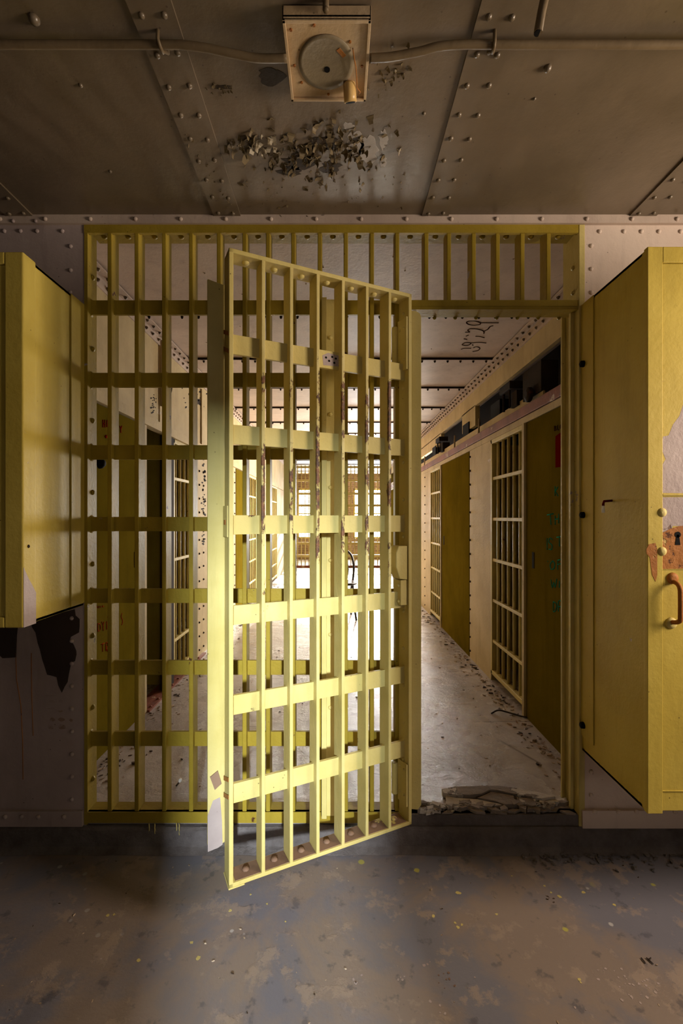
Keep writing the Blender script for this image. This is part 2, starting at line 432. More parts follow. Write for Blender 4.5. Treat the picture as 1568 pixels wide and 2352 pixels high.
# patches where the paint has fallen off the left wall
def trace(pts, o, s): return [(o[0] + x / s, o[1] + y / s) for x, y in pts]
def patch(name, outline, plane, mat, parent=None, depth=0.0012, **kw):
    pts = [plane(x, y) for x, y in outline]
    n = (pts[1] - pts[0]).cross(pts[2] - pts[0]).normalized()
    return pts
big = trace([(512, 380), (690, 300), (900, 220), (1220, 140), (1235, 240), (1300, 300), (1300, 420), (1290, 520), (1160, 590), (1140, 640), (1200, 710), (1245, 820),
             (1250, 880), (1225, 990), (1160, 1010), (1150, 1080), (1125, 1200), (1105, 1330), (1060, 1400), (1010, 1505), (950, 1380), (925, 1250), (860, 1230), (770, 1210), (720, 1050),
             (690, 960), (650, 790), (615, 690), (580, 520), (520, 430)], (0, 1380), 7.127)
mb = MB(); mb.prism([onY(x, y, D - .0015) for x, y in big], (0, .003, 0))
small = trace([(-300, 380), (0, 400), (290, 430), (275, 560), (268, 760), (262, 925), (150, 935), (40, 940), (0, 900), (-200, 870), (-300, 700)], (0, 1380), 7.127)
mb2 = MB(); mb2.prism([onY(x, y, D - .0015) for x, y in small], (0, .003, 0))
wl = bpy.data.objects['wall_front_left']
mb.build('bare_patch', M['bare'], wl, label='dark patch where the paint has peeled off'); mb2.build('bare_patch', M['bare'], wl, label='dark patch where the paint has peeled off')
# dried brick-like smudges and drip lines on the left wall
mb = MB()
for (x, y, w_, h_) in ((95, 1595, 40, 5), (110, 1606, 18, 10), (133, 1606, 14, 9), (100, 1625, 30, 4), (125, 1631, 20, 5), (113, 1648, 14, 10), (132, 1648, 18, 9), (108, 1664, 16, 12), (131, 1663, 24, 13), (158, 1650, 10, 8)):
    pts = []
    for k in range(10):
        t = 2 * PI * k / 10; pts.append(onY(x + w_ / 2 + w_ / 2 * math.cos(t) * random.uniform(.7, 1.05), y + h_ / 2 + h_ / 2 * math.sin(t) * random.uniform(.7, 1.1), D - .0008))
    mb.prism(pts, (0, .002, 0))
M['smudge'] = paint('brown_smudge', srgb(128, 104, 94), srgb(146, 126, 116), srgb(154, 138, 134), 0.5, 1.0, spots=False)
mb.build('smudge', M['smudge'], wl)

strk = MB()
for ln in ([(36, 1500), (38, 1560), (48, 1620), (52, 1700), (53, 1790)], [(72, 1500), (73, 1600), (76, 1690)]):
    strk.tube([onY(x, y, D - .0002) for x, y in ln], .0016, 5)
strk.build('drip', M['rust'], wl, kind='stuff', label='thin rusty drip lines')

# front room side and back walls (with window openings)
MB().box(-2.8, -2.7, -3.1, 1.85, 0, CEIL).build('wall_left', M['dim'], kind='structure')
mb = MB(); mb.box(2.3, 2.4, -3.1, 0.25, 0, CEIL); mb.box(2.3, 2.4, 1.20, 1.79, 0, CEIL); mb.box(2.3, 2.4, 0.25, 1.20, 0, 1.05); mb.box(2.3, 2.4, 0.25, 1.20, 2.36, CEIL)
mb.build('wall_right', M['dim'], kind='structure')
mb = MB(); SX0, SX1 = 0.393, 0.66
mb.box(-2.8, SX0, -3.1, -3.0, 0, CEIL); mb.box(SX0, SX1, -3.1, -3.0, 2.03, CEIL); mb.box(SX0, SX1, -3.1, -3.0, 0, 0.3)
mb.box(SX1, 1.3, -3.1, -3.0, 0, CEIL); mb.box(1.3, 2.0, -3.1, -3.0, 2.2, CEIL); mb.box(1.3, 2.0, -3.1, -3.0, 0, 1.3); mb.box(2.0, 3.4, -3.1, -3.0, 0, CEIL); mb.box(1.24, 1.30, -4.6, -3.1, 0, CEIL + .3)  # last box: unseen fin added to keep slit light off the right opening
mb.box(0.86, 0.90, -6.6, -3.1, 0, CEIL + .6) if False else None
mb.build('wall_back', M['dim'], kind='structure')

# corridor side walls --------------------------------------------------------
H1 = 1.85                                    # top of the cell fronts
def rivet_col(mb, X, y, z0, z1, sg, step=0.115, r=0.010):
    z = z0
    while z < z1: mb.dome((X, y, z), (sg, 0, 0), r, r, 6); z += step
# right: pale plates between the cell doors
R_PALE = [(3.27, 3.80), (5.42, 6.10), (7.60, 8.15), (9.75, 10.5)]
mb = MB()
for a, b in R_PALE: mb.box(XR, XR + 0.03, a, b, CF, H1)
mb.box(XR + 0.1, XR + 0.13, 6.1, 7.0, CF, 0.9)  # low wall under the opening invented for the added side light
rvr = MB()
for y in (3.78, 5.75, 7.9): rivet_col(rvr, XR, y, CF + .06, H1, -1)
mb.box(XR + 0.10, XR + 0.13, 1.86, 10.5, 2.27, CEIL)                 # upper plate above the door track
mb.box(XR + 0.10, XR + 0.14, 3.98, 4.4, 2.1, 2.28)
mb.box(XR + 0.10, XR + 0.14, 5.3, 6.9, 2.15, 2.28)
mb.box(XR, XR + 0.5, 6.98, 7.02, CF, H1); mb.box(XR, XR + 0.5, 6.08, 6.12, CF, H1)
rvr.build('rivets', M['soot_shade'], mb.build('wall_corridor_right', M['cream'], kind='structure'), kind='stuff')
MB().box(XR + 0.42, XR + 0.45, 1.86, 10.5, 1.85, CEIL).build('wall_recess_right', M['soot_shade'], kind='structure')  # dark colour stands in for the shade inside the recess
mb = MB(); mb.box(XR + 0.0, XR + 0.45, 1.86, 10.5, 1.885, 1.895)
mb.build('trim_5', M['soot_shade'], kind='structure')
mb = MB(); mb.box(XR - 0.005, XR + 0.03, 1.90, 10.5, H1, 1.888)
mb.build('trim_6', M['cream'], kind='structure')
# left
mb = MB()
for a, b in ((3.72, 5.15), (6.45, 7.75), (8.65, 10.5)): mb.box(XL - 0.03, XL, a, b, CF, H1)
rvl = MB()
for y in (3.80, 3.92, 5.1): rivet_col(rvl, XL, y, CF + .06, H1, 1)
mb.box(XL - 0.03, XL, 1.86, 10.5, 1.90, CEIL)
for y in (3.84,): mb.box(XL, XL + 0.012, y, y + 0.05, 1.9, CEIL - .1)
mb.box(XL, XL + .006, 2.95, 2.99, 1.9, 2.44)
rvl.build('rivets', M['soot_shade'], mb.build('wall_corridor_left', M['cream'], kind='structure'), kind='stuff')
MB().box(XL - 0.03, XL + 0.022, 1.90, 10.5, H1, 1.905).build('trim_7', M['cream'], kind='structure')
# outer shell of the cell rows
MB().box(2.80, 2.92, 1.85, 6.1, 0, CEIL).box(2.80, 2.92, 7.0, 12.9, 0, CEIL).box(2.80, 2.92, 6.1, 7.0, 0, 1.1).box(2.80, 2.92, 6.1, 7.0, 2.3, CEIL).build('wall_outer_right', M['yellow_wall'], kind='structure')
MB().box(-2.92, -2.80, 1.85, 12.9, 0, CEIL).build('wall_outer_left', M['yellow_wall'], kind='structure')
mb = MB()
for y in (3.5, 5.7, 8.0): mb.box(XR + .03, 2.8, y, y + .03, CF, H1)
mb.box(XR + .2, 2.8, 6.06, 6.09, CF, H1); mb.box(XR + .2, 2.8, 7.01, 7.04, CF, H1)
mb.box(XR + .03, 2.8, 10.46, 10.5, CF, CEIL)
mb.build('wall_cell_dividers_right', M['yellow_wall'], kind='structure')
mb = MB()
for y in (3.18, 5.3, 7.6): mb.box(-2.8, XL - .03, y, y + .03, CF, CEIL)
mb.box(-2.8, XL - .03, 10.46, 10.5, CF, CEIL)
mb.build('wall_cell_dividers_left', M['yellow_wall'], kind='structure')
MB().box(-2.8, XL - .03, 2.66, 2.70, CF, CEIL).box(-1.55, -1.52, 2.70, 3.18, CF, CEIL).build('wall_cell_painted_shade', M['soot_shade'], kind='structure')  # dark-coloured lining stands in for the unlit depth of this cell

# end wall with two windows ---------------------------------------------------
WY = 12.6
W1 = (-1.12, -0.42); W2 = (0.43, 1.25); WZ = (0.70, 2.08)
mb = MB()
mb.box(-2.8, W1[0], WY, WY + .2, 0, CEIL); mb.box(W1[1], W2[0], WY, WY + .2, 0, CEIL); mb.box(W2[1], 2.8, WY, WY + .2, 0, CEIL)
for a, b in (W1, W2): mb.box(a, b, WY, WY + .2, 0, WZ[0]); mb.box(a, b, WY, WY + .2, WZ[1], CEIL)
mb.build('wall_end', M['brick'], kind='structure')
for i, (a, b) in enumerate((W1, W2)):
    r = thing('window_%d' % (i + 1), None, None); r['kind'] = 'structure'
    mb = MB()
    mb.box(a, a + .04, WY + .05, WY + .10, *WZ); mb.box(b - .04, b, WY + .05, WY + .10, *WZ)
    mb.box(a, b, WY + .05, WY + .10, WZ[0], WZ[0] + .04); mb.box(a, b, WY + .05, WY + .10, WZ[1] - .04, WZ[1])
    m = (a + b) / 2; mb.box(m - .012, m + .012, WY + .06, WY + .09, *WZ)
    z = (WZ[0] + WZ[1]) / 2; mb.box(a, b, WY + .06, WY + .09, z - .015, z + .015)
    mb.build('window_frame', M['yellow_wall'], r)
    MB().box(a + .04, b - .04, WY + .072, WY + .076, WZ[0] + .04, WZ[1] - .04).build('pane', M['glass'], r)

# ---------------------------------------------------------------- the fixed barred wall
g = thing('barred_partition', 'fixed yellow grille of flat steel bars filling the corridor mouth, with transom over the doorway', 'grille', (0, D, 0))
def P(px): return (px - VPX) / 584.0
BX = [P(p) for p in (251, 313, 376, 438, 502, 561, 615, 673, 734, 794, 854, 912, 979, 1031, 1088, 1143, 1200, 1260)]
FD = 0.062; TB = 0.0165
ZT = 2.432; ZB = 0.145
for i, x in enumerate(BX):
    z0 = ZB - .005 if x < 0.28 else 2.14
    MB().box(x - TB / 2, x + TB / 2, 0.0, FD, z0, ZT).build('vertical_bar', M['grille'], g, 0.0025)
edges = [-0.985] + [x for x in BX if x < .28] + [0.262]
def crossbar(mb, edges, zc, hh, y0, y1, fil=0.012):
    """flat bar threaded through the uprights with weld fillets at each crossing"""
    for a, b in zip(edges[:-1], edges[1:]):
        top = []; n = 4
        for k in range(n + 1):
            t = PI / 2 * k / n
            top.append((a + fil - fil * math.sin(t), fil - fil * math.cos(t)))
        left = [(x, hh + e) for x, e in top][::-1]                  # starts at the upright
        right = [(b - (x - a), hh + e) for x, e in top]
        up = left + right
        pts = [Vector((x, y0, zc + z)) for x, z in up] + [Vector((x, y0, zc - z)) for x, z in up[::-1]]
        mb.prism(pts, (0, y1 - y0, 0))
for zc in (.834, .545, .257, -.029, -.315, -.601, -.885):
    mb = MB(); crossbar(mb, edges, CZ + zc, 0.0285, 0.022, 0.034)
    mb.build('crossbar', M['grille'], g, 0.0015)
# frame: side plates, head angle, sill, transom rail
mb = MB(); mb.box(-0.997, -0.984, -0.002, FD + .004, .09, 2.446)
z = .25
while z < 2.4: mb.dome((-0.984, 0.035, z), (1, 0, 0), .011, .009); z += .1435
mb.box(-0.993, -0.958, 0.0, 0.010, ZB, 2.44) if False else None
mb.build('side_plate', M['grille'], g)
mb = MB(); mb.box(-0.997, .968, -0.004, 0.010, 2.415, 2.447); mb.box(-0.985, .955, 0.0, FD + .03, 2.430, 2.447)
for a, b in zip([-0.985] + BX, BX + [.945]): mb.dome(((a + b) / 2, 0.045, 2.430), (0, 0, -1), .012, .010)
mb.build('head_angle', M['grille'], g)
mb = MB(); mb.box(-0.997, .262, -0.003, .012, .097, .140); mb.box(-0.985, .262, .0, FD, .128, .140)
mb.build('sill_bar', M['grille'], g)
mb = MB(); mb.box(.262, .95, -0.002, .012, 2.128, 2.152); mb.box(.262, .95, .0, FD + .01, 2.116, 2.128)
for k in range(8): mb.dome((.31 + .085 * k, .075, 2.116), (0, 0, -1), .008, .008)
mb.build('transom_rail', M['grille'], g)
# broad post in the middle of the fixed bars and the two door jambs
mb = MB(); mb.box(-.064, .022, -0.012, -0.004, .13, 2.15); mb.box(-.064, -.044, -0.03, .06, .13, 2.15)
for zc in (.70, .40, .115, -.17, -.46, -.745): mb.dome((-.03, -.012, CZ + zc), (0, -1, 0), .009, .007)
mb.build('post', M['yellow'], g, .002)
mb = MB()
pl = [(-.0, .167 - 0.0), (.0, 2.06), (-.012, 2.085), (.0, 2.10)]
x0, x1 = .25, .322
out = [(x0, .17), (x1 - .012, .167), (x1, .185), (x1, 2.075), (x1 - .006, 2.088), (x1 - .02, 2.096), (x0, 2.10)]
mb.prism([Vector((x, -.030, z)) for x, z in out], (0, .012, 0))
mb.box(.262, .274, -.018, FD, .13, 2.13); mb.box(.31, .322, -.018, FD, .20, 2.06)
mb.build('hinge_jamb', M['yellow'], g, .002)
mb = MB()
mb.box(.945, .968, -.006, FD + .06, .085, 2.446); mb.box(.930, .945, .10, .112, .13, 2.13); mb.box(.93, .945, .03, .045, .13, 2.13)
for z in (2.20, 2.30): mb.dome((.945, .04, z), (-1, 0, 0), .010, .009)
mb.build('latch_jamb', M['yellow'], g, .002)

# broken floor slab at the doorway
def slab(name, pts, zt, h, mat, lab):
    P3 = [onZ(x, y, zt) for x, y in trace(pts, (1000, 1760), 4.355)]
    mb = MB(); mb.prism(P3, (0, 0, -h)); return mb.build(name, mat, None, .002, label=lab, cat='broken concrete', group='broken pieces of the threshold')
M['slab'] = paint('broken_slab', srgb(150, 138, 130), srgb(120, 108, 98), srgb(196, 188, 180), 0.56, 1.0, rough=.8, bump=1.0, spots=False)
M['slab2'] = paint('fresh_break', srgb(214, 208, 202), srgb(170, 160, 150), None, 0.56, 1.0, rough=.8, bump=1.0, spots=False)
slab('concrete_fragment', [(60, 225), (200, 200), (440, 195), (620, 190), (800, 215), (1000, 250), (1200, 300), (1060, 322), (900, 292), (780, 275), (620, 240), (540, 236), (460, 272), (340, 286), (200, 282), (70, 266)], CF + .022, .020, M['slab'], 'long curved grey slab piece lying behind the others at the doorway sill')
slab('concrete_fragment', [(465, 295), (560, 252), (780, 292), (796, 378), (690, 382), (600, 346), (420, 312)], CF + .018, .017, M['slab'], 'pointed slab piece in the middle of the broken doorway threshold')
slab('concrete_fragment', [(812, 305), (1000, 325), (1008, 383), (812, 383)], CF + .018, .017, M['slab'], 'four-sided slab piece right of the pointed one at the doorway threshold')
slab('concrete_fragment', [(100, 290), (200, 312), (420, 328), (640, 374), (670, 388), (240, 384), (110, 372)], CF + .014, .013, M['slab2'], 'whitish crumbling slab sliver at the left end of the broken threshold')
slab('concrete_fragment', [(1035, 350), (1310, 308), (1315, 345), (1015, 380)], CF + .014, .013, M['slab2'], 'pale wedge of slab touching the right door jamb at floor level')
mb = MB()
for i in range(60):
    x = random.uniform(.3, .93); h = random.uniform(.004, .02)
    a = random.uniform(0, PI); y = 1.80 + random.uniform(0, .05)
    pts = [Vector((x + r_ * math.cos(a + t), y + .6 * r_ * math.sin(a + t), CF)) for t, r_ in ((0, .03), (1.4, .018), (2.8, .035), (4.4, .015))]
    mb.prism(pts, (0, 0, h))
mb.build('threshold_rubble', M['slab'], label='crumbled concrete chips along the doorway sill', cat='rubble', kind='stuff')
MB().box(.262, .945, 1.79, 1.83, .084, CF).build('trim_8', M['curb'], kind='structure')

# ---------------------------------------------------------------- the swung-open gate
A = Vector((.28, 1.728, 0)); B = Vector((-.342, 1.428, 0)); GW = (B - A).length
rz = math.atan2(B.y - A.y, B.x - A.x)
gt = thing('jail_gate', 'yellow barred gate swung wide open towards the room, rust showing on its flat bars', 'gate', (A.x, A.y, 0), rz)
# local axes: x runs from hinge to free edge, +y faces the camera, depth goes to -y
GZ0, GZ1 = .132, 2.146; GD = .068; GT = .012
gv = [.14 * k * .998 for k in range(1, 7)]
gvx = [v * GW for v in gv]
for x in gvx:
    MB().box(x - GT / 2, x + GT / 2, -GD + .002, -.001, GZ0 + .008, GZ1 - .008).build('vertical_bar', M['gate_bar'], gt, .002)
mb = MB(); mb.box(GW - .014, GW, -GD, 0, GZ0, GZ1); mb.build('free_stile', M['yellow'], gt, .002)
mb = MB(); mb.box(0, .014, -GD, 0, GZ0, GZ1)
for k in range(14): mb.dome((.014, -.035, GZ0 + .09 + .143 * k), (1, 0, 0), .008, .007)
mb.build('hinge_stile', M['yellow'], gt, .002)
mb = MB(); mb.box(0, GW, -GD, 0, GZ1 - .014, GZ1)
ge = [.014] + gvx + [GW - .014]
for a, b in zip(ge[:-1], ge[1:]): mb.dome(((a + b) / 2, -.038, GZ1 - .014), (0, 0, -1), .013, .010)
mb.build('top_rail', M['yellow'], gt, .002)
mb = MB(); mb.box(0, GW, -GD, 0, GZ0, GZ0 + .013); mb.box(GW - .05, GW + .002, -.075, .002, GZ0 - .004, GZ0 + .001)
mb.build('bottom_rail', M['yellow'], gt, .002)
M['dust'] = paint('brown_dust', srgb(140, 112, 92), srgb(112, 86, 70), Y2, 0.60, 1.0, rough=.8, spots=False)
mb = MB()
for a, b in zip(ge[:-1], ge[1:]): mb.box(a + .007, b - .007, -GD + .004, -.006, GZ0 + .0125, GZ0 + .0145); mb.dome(((a + b) / 2, -.038, GZ0 + .0145), (0, 0, 1), .013, .008)
mb.build('dust_film', M['dust'], gt)
for zc in (1.855, 1.565, 1.274, .983, .694, .410):
    mb = MB(); crossbar(mb, ge, zc, 0.031, -.040, -.028, .008)
    mb.build('crossbar', M['yellow'], gt, .0015)
# strike plate along the back of the free stile
mb = MB()
ox = [(GW - .03, 2.06), (GW + .052, 2.072), (GW + .052, .235), (GW + .045, .212), (GW + .02, .216), (GW - .002, .228), (GW - .03, .235)]
mb.prism([Vector((x, -.078, z)) for x, z in ox], (0, -.010, 0)); mb.build('strike_plate', M['yellow'], gt, .002)
pp = [(GW + .0515, .213), (GW + .052, .33), (GW + .035, .375), (GW + .012, .38), (GW + .006, .30), (GW + .004, .222), (GW + .02, .216)]
mb = MB(); mb.prism([Vector((x, -.0775, z)) for x, z in pp], (0, -.001, 0)); mb.build('bare_patch', M['primer'], gt, label='grey patch at the foot of the strike plate')
# straps at the free stile and hinges, lock keeper at the hinge stile
for z0, sg_ in ((1.90, 1), (.435, -1)):
    for dz in (0, -.055):
        mb = MB(); mb.prism([Vector((GW + .0005, -.004, z0 + dz - .03 * sg_)), Vector((GW + .0005, -.004, z0 + dz - .03 * sg_ + .014)), Vector((GW + .0005, -.074, z0 + dz + .014)), Vector((GW + .0005, -.074, z0 + dz))], (.0012, 0, 0))
        mb.build('strap', M['rust'], gt, .0, label='rusty slanting strap end')
mb = MB(); mb.box(GW - .003, GW + .004, -.072, -.012, 1.235, 1.335); mb.build('strap_plate', M['yellow'], gt, .001)
mb = MB(); mb.box(GW + .004, GW + .006, -.05, -.03, 1.275, 1.29); mb.build('bolt_slot', M['rust'], gt)
mb = MB(); p = [Vector((GW + .02, -.078, .47)), Vector((GW + .045, -.078, .455)), Vector((GW + .03, -.078, .41)), Vector((GW + .008, -.078, .425))]
mb.prism(p, (0, .004, 0)); mb.build('bare_patch', M['dust'], gt)
for z0, z1, nm in ((1.86, 2.06, 'upper'), (.20, .36, 'lower')):
    mb = MB(); mb.box(.014, .022, -.064, -.004, z0, z1); mb.tube([(.03, -GD - .004, z0 + .02), (.03, -GD - .004, z1 - .02)], .012, 10)
    for k in range(4): mb.dome((.022, -.02 - .028 * (k % 2), z0 + .04 + .12 * (k // 2) * (z1 - z0) / .2), (1, 0, 0), .006, .005)
    mb.build('hinge', M['yellow'], gt, .0015)
mb = MB()
mb.prism([Vector((.014, -.006, 1.19)), Vector((.055, -.006, 1.19)), Vector((.066, -.006, 1.165)), Vector((.066, -.006, 1.11)), Vector((.05, -.006, 1.065)), Vector((.014, -.006, 1.06))], (0, -.05, 0))
mb.build('lock_box', M['yellow'], gt, .004)
mb = MB(); mb.box(.014, .045, -.058, -.008, .965, 1.06)
for dz, dy in ((.98, -.02), (1.04, -.02), (1.01, -.04)): mb.dome((.045, dy, dz), (1, 0, 0), .008, .008)
mb.build('lock_plate', M['yellow'], gt, .002)

# ---------------------------------------------------------------- control cabinets on the front wall
def outline_on(fn, pts): return [fn(*p) for p in pts]
# right cabinet
cr_ = thing('control_cabinet', 'tall yellow steel cabinet on the wall right of the doorway, with keyhole and pull handle', 'cabinet', (0, 0, 0))
CX = .957; CY = 1.41; Z0, Z1 = .385, 2.13
mb = MB(); mb.box(CX, CX + .012, CY, D - .001, Z0, Z1); mb.box(CX, 1.9, CY + .02, D - .001, Z1 - .012, Z1); mb.box(CX, 1.9, CY + .02, D - .001, Z0, Z0 + .012); mb.box(1.888, 1.9, CY, D - .001, Z0, Z1)
mb.box(CX - .004, CX, 1.70, D - .001, Z0 + .06, Z1)
mb.build('body', M['yellow_cab'], cr_, .003)
mb = MB(); mb.box(CX - .002, CX + .045, CY - .006, CY + .012, Z0 - .002, Z1 + .004); mb.box(1.85, 1.9, CY - .006, CY + .012, Z0, Z1)
mb.box(CX + .045, 1.85, CY - .006, CY + .012, Z1 - .045, Z1 + .004)
mb.build('face_frame', M['yellow_cab'], cr_, .002)
dr = MB().box(CX + .046, 1.849, CY - .001, CY + .010, Z0 + .004, Z1 - .046).build('door', M['yellow_cab'], cr_, .002)
YF = CY - .0012
def fpatch(name, pts, mat, parent, y=YF, th=.0012, lab=None, org=(0, 0), sc=1.0):
    mb = MB(); mb.prism([onY(org[0] + a / sc, org[1] + b / sc, y) for a, b in pts], (0, th + .001, 0)); return mb.build(name, mat, parent, label=lab)
fpatch('bare_patch', [(1568, 930), (1560, 955), (1545, 975), (1535, 1000), (1522, 1003), (1518, 1030), (1528, 1055), (1516, 1075), (1512, 1100), (1515, 1132), (1620, 1134), (1640, 900)], M['primer'], dr, lab='greyish area where the yellow has come off')
fpatch('bare_patch', [(1512, 1142), (1511, 1190), (1514, 1225), (1536, 1226), (1545, 1208), (1600, 1210), (1640, 1142)], M['primer'], dr, lab='greyish area around the bolts')
fpatch('rust_patch', [(1513, 1228), (1538, 1215), (1560, 1208), (1640, 1206), (1640, 1305), (1513, 1307), (1512, 1260)], M['rust'], dr, YF - .0006, lab='orange rusted lock area')
fpatch('rust_patch', [(1484, 1262), (1490, 1250), (1505, 1247), (1509, 1262), (1509, 1320), (1505, 1336), (1497, 1320), (1492, 1280), (1485, 1272)], M['rust'], bpy.data.objects['face_frame'], CY - .0066, lab='rust on the frame edge')
for py_, dp, h0, h1_ in ((1137, .006, .002, .003), (1307, .003, .0015, 0), (1815, .004, .002, 0)):
    z_ = CZ + (VPY - py_) * CY / F
    MB().box(CX + .046, 1.849, CY - dp, CY, z_ - h0, z_ + h1_).build('seam_strip', M['yellow_cab'], dr)
p = onY(1557, 1237, CY - .004)
k_ = MB(); k_.lathe((p.x, CY - .002, p.z + .012), (0, -1, 0), [(.0095, 0), (.0095, .0006)], 16)
k_.prism([Vector((p.x - .0035, CY - .0022, p.z + .012)), Vector((p.x + .0035, CY - .0022, p.z + .012)), Vector((p.x + .0085, CY - .0022, p.z - .020)), Vector((p.x - .0085, CY - .0022, p.z - .020))], (0, -.0004, 0))
k_.build('keyhole', M['black'], dr)
for (px, py) in ((1517, 1177), (1517, 1266)):
    p = onY(px, py, CY); mb = MB(); mb.lathe((p.x, CY - .001, p.z), (0, -1, 0), [(.014, 0), (.014, .006), (.006, .011), (.003, .011)], 14); mb.build('bolt', M['yellow'], dr)
h1 = onY(1543, 1328, CY); h2 = onY(1540, 1431, CY)
hd = MB(); hd.tube(smooth([(h1.x, CY - .004, h1.z - .010), (h1.x - .002, CY - .025, h1.z - .014), (h1.x - .004, CY - .038, h1.z - .026), (h1.x - .004, CY - .040, h1.z - .05), (h2.x + .000, CY - .040, h2.z + .035), (h2.x + .000, CY - .038, h2.z + .016), (h2.x - .001, CY - .025, h2.z + .008), (h2.x, CY - .006, h2.z + .004)], 4), .0068, 10)
hd = hd.build('handle', M['rust'], dr)
for hp in (h1, h2):
    mb = MB(); mb.lathe((hp.x, CY - .001, hp.z), (0, -1, 0), [(.018, 0), (.017, .004), (.008, .008), (.004, .008)], 18); mb.build('rosette', M['rust'] if hp is h1 else M['yellow'], hd)
# hinge bolts and the small red and white hook on the cabinet side
for py in (838, 1183, 1663):
    p = onX(1339, py, CX); mb = MB(); mb.lathe((CX - .001, p.y - .01, p.z), (-1, 0, 0), [(.013, 0), (.012, .014), (.006, .018)], 12); mb.build('bolt', M['black'], cr_)
p = onX(1405, 1150, CX)
mb = MB(); mb.tube([(CX, p.y, p.z), (CX - .03, p.y - .004, p.z - .002), (CX - .034, p.y - .006, p.z - .012), (CX - .034, p.y - .006, p.z - .022)], .004, 8); hk = mb.build('hook', M['darkred'], cr_)
MB().tube([(CX - .034, p.y - .0065, p.z - .018), (CX - .034, p.y - .0065, p.z - .042)], .0052, 8).build('hook_sleeve', M['white'], hk)

# left cabinet
cl_ = thing('control_cabinet', 'shorter yellow steel cabinet on the wall left of the bars, above peeled dark paint', 'cabinet', (0, 0, 0))
LX = -1.0; LY = 1.445; Z0, Z1 = .952, 2.135
mb = MB(); mb.box(LX - .012, LX, LY + .05, D - .001, Z0, Z1); mb.box(-2.0, LX, LY + .02, D - .001, Z1 - .012, Z1); mb.box(-2.0, LX, LY + .02, D - .001, Z0, Z0 + .012); mb.box(-2.0, -1.988, LY, D - .001, Z0, Z1)
mb.box(LX, LX + .004, 1.70, D - .001, Z0 + .01, Z1)
mb.build('body', M['yellow_cab'], cl_, .003)
mb = MB(); mb.box(LX - .055, LX + .004, LY - .006, LY + .056, Z0 - .004, Z1 + .004); mb.box(-2.0, LX - .055, LY - .006, LY + .010, Z1 - .035, Z1 + .004); mb.box(-2.0, LX - .055, LY - .006, LY + .010, Z0 - .004, Z0 + .03)
mb.build('face_frame', M['yellow_cab'], cl_, .004)
MB().box(-1.98, LX - .056, LY - .001, LY + .008, Z0 + .03, Z1 - .036).build('door', M['yellow_cab'], cl_, .002)
mb = MB(); zz = [(1.475, .955), (1.475, 1.07), (1.49, 1.02), (1.50, .99), (1.512, .975), (1.50, .953)]
mb.prism([Vector((LX + .0042, a, b)) for a, b in ((LY - .004, Z0 - .003), (LY - .004, 1.14), (LY + .02, 1.10), (LY + .035, 1.08), (LY + .055, 1.05), (LY + .055, Z0 - .003))], (.001, 0, 0))
mb.build('bare_patch', M['primer'], cl_, label='bare grey corner at the lower front edge')
p = onX(51, 1256, LX); MB().dome((LX + .004, LY + .02, p.z), (1, 0, 0), .006, .003).build('bolt', M['soot_shade'], cl_)

# ---------------------------------------------------------------- ceiling fixture, conduit, pipe
zz = CZ + 1.143
fx = thing('ceiling_light', 'rusted square ceiling light box with dish and loose bare lamp socket', 'ceiling light', (-.026, 1.148, 0))
bx0, bx1, by0, by1 = -.1025, .1025, -.102, .103
mb = MB(); mb.box(bx0, bx1, by0, by0 + .004, zz, CEIL - .004); mb.box(bx0, bx1, by1 - .004, by1, zz, CEIL - .004); mb.box(bx0, bx0 + .004, by0, by1, zz, CEIL - .004); mb.box(bx1 - .004, bx1, by0, by1, zz, CEIL - .004)
mb.box(bx0, bx1, by0, by1, zz + .006, zz + .012)
mb.build('housing', M['fx'] if 'fx' in M else M.setdefault('fx', paint('stained_cream_enamel', srgb(214, 190, 156), srgb(190, 160, 118), None, rust_t=.68, rough=.5, bump=.3, rscale=14)), fx, .001)
mb = MB()
for a in ((bx0, bx1, by0, by0 + .007), (bx0, bx1, by1 - .007, by1), (bx0, bx0 + .007, by0, by1), (bx1 - .007, bx1, by0, by1)): mb.box(a[0], a[1], a[2], a[3], zz - .002, zz + .004)
mb.build('rim', M['fx'], fx, .001)
mb = MB(); mb.lathe((-.004, .004, zz + .0062), (0, 0, -1), [(.070, 0), (.070, .003), (.060, .002), (.052, .0005), (.012, .0003)], 40)
M['dish'] = paint('grey_dish', srgb(150, 136, 112), srgb(124, 110, 86), None, rust_t=.72, rough=.35)
ds = mb.build('dish', M['dish'], fx)
mb = MB(); mb.lathe((-.002, .02, zz + .0055), (0, 0, -1), [(.0075, 0), (.0075, .0015)], 14); mb.build('hole', M['black'], ds)
MB().prism([Vector((.022, -.028, zz + .0045)), Vector((.030, -.034, zz + .0045)), Vector((.046, -.016, zz + .0045)), Vector((.038, -.010, zz + .0045))], (0, 0, .002)).build('tape', M['rust'], ds)
sc_ = MB(); sc_.lathe((.055, .052, zz + .006), (.1, .55, -.8), [(.010, 0), (.016, .004), (.017, .03), (.017, .042), (.0135, .042), (.0125, .036)], 20)
sk = sc_.build('lamp_socket', M['porcelain'], fx)
d_ = Vector((.1, .55, -.8)).normalized(); c_ = Vector((.055, .052, zz + .006)) + d_ * .0425
MB().lathe(c_, d_, [(.0125, 0), (.0125, .0006)], 18).build('socket_mouth', M['black'], sk)
mb = MB(); mb.tube([(.062, -.035, zz + .004), (.066, -.02, zz - .006), (.071, .0, zz - .008), (.074, .03, zz - .006), (.076, .055, zz - .008), (.086, .07, zz - .006), (.083, .085, zz + .002)], .0013, 6); mb.build('wire', M['rust'], fx)
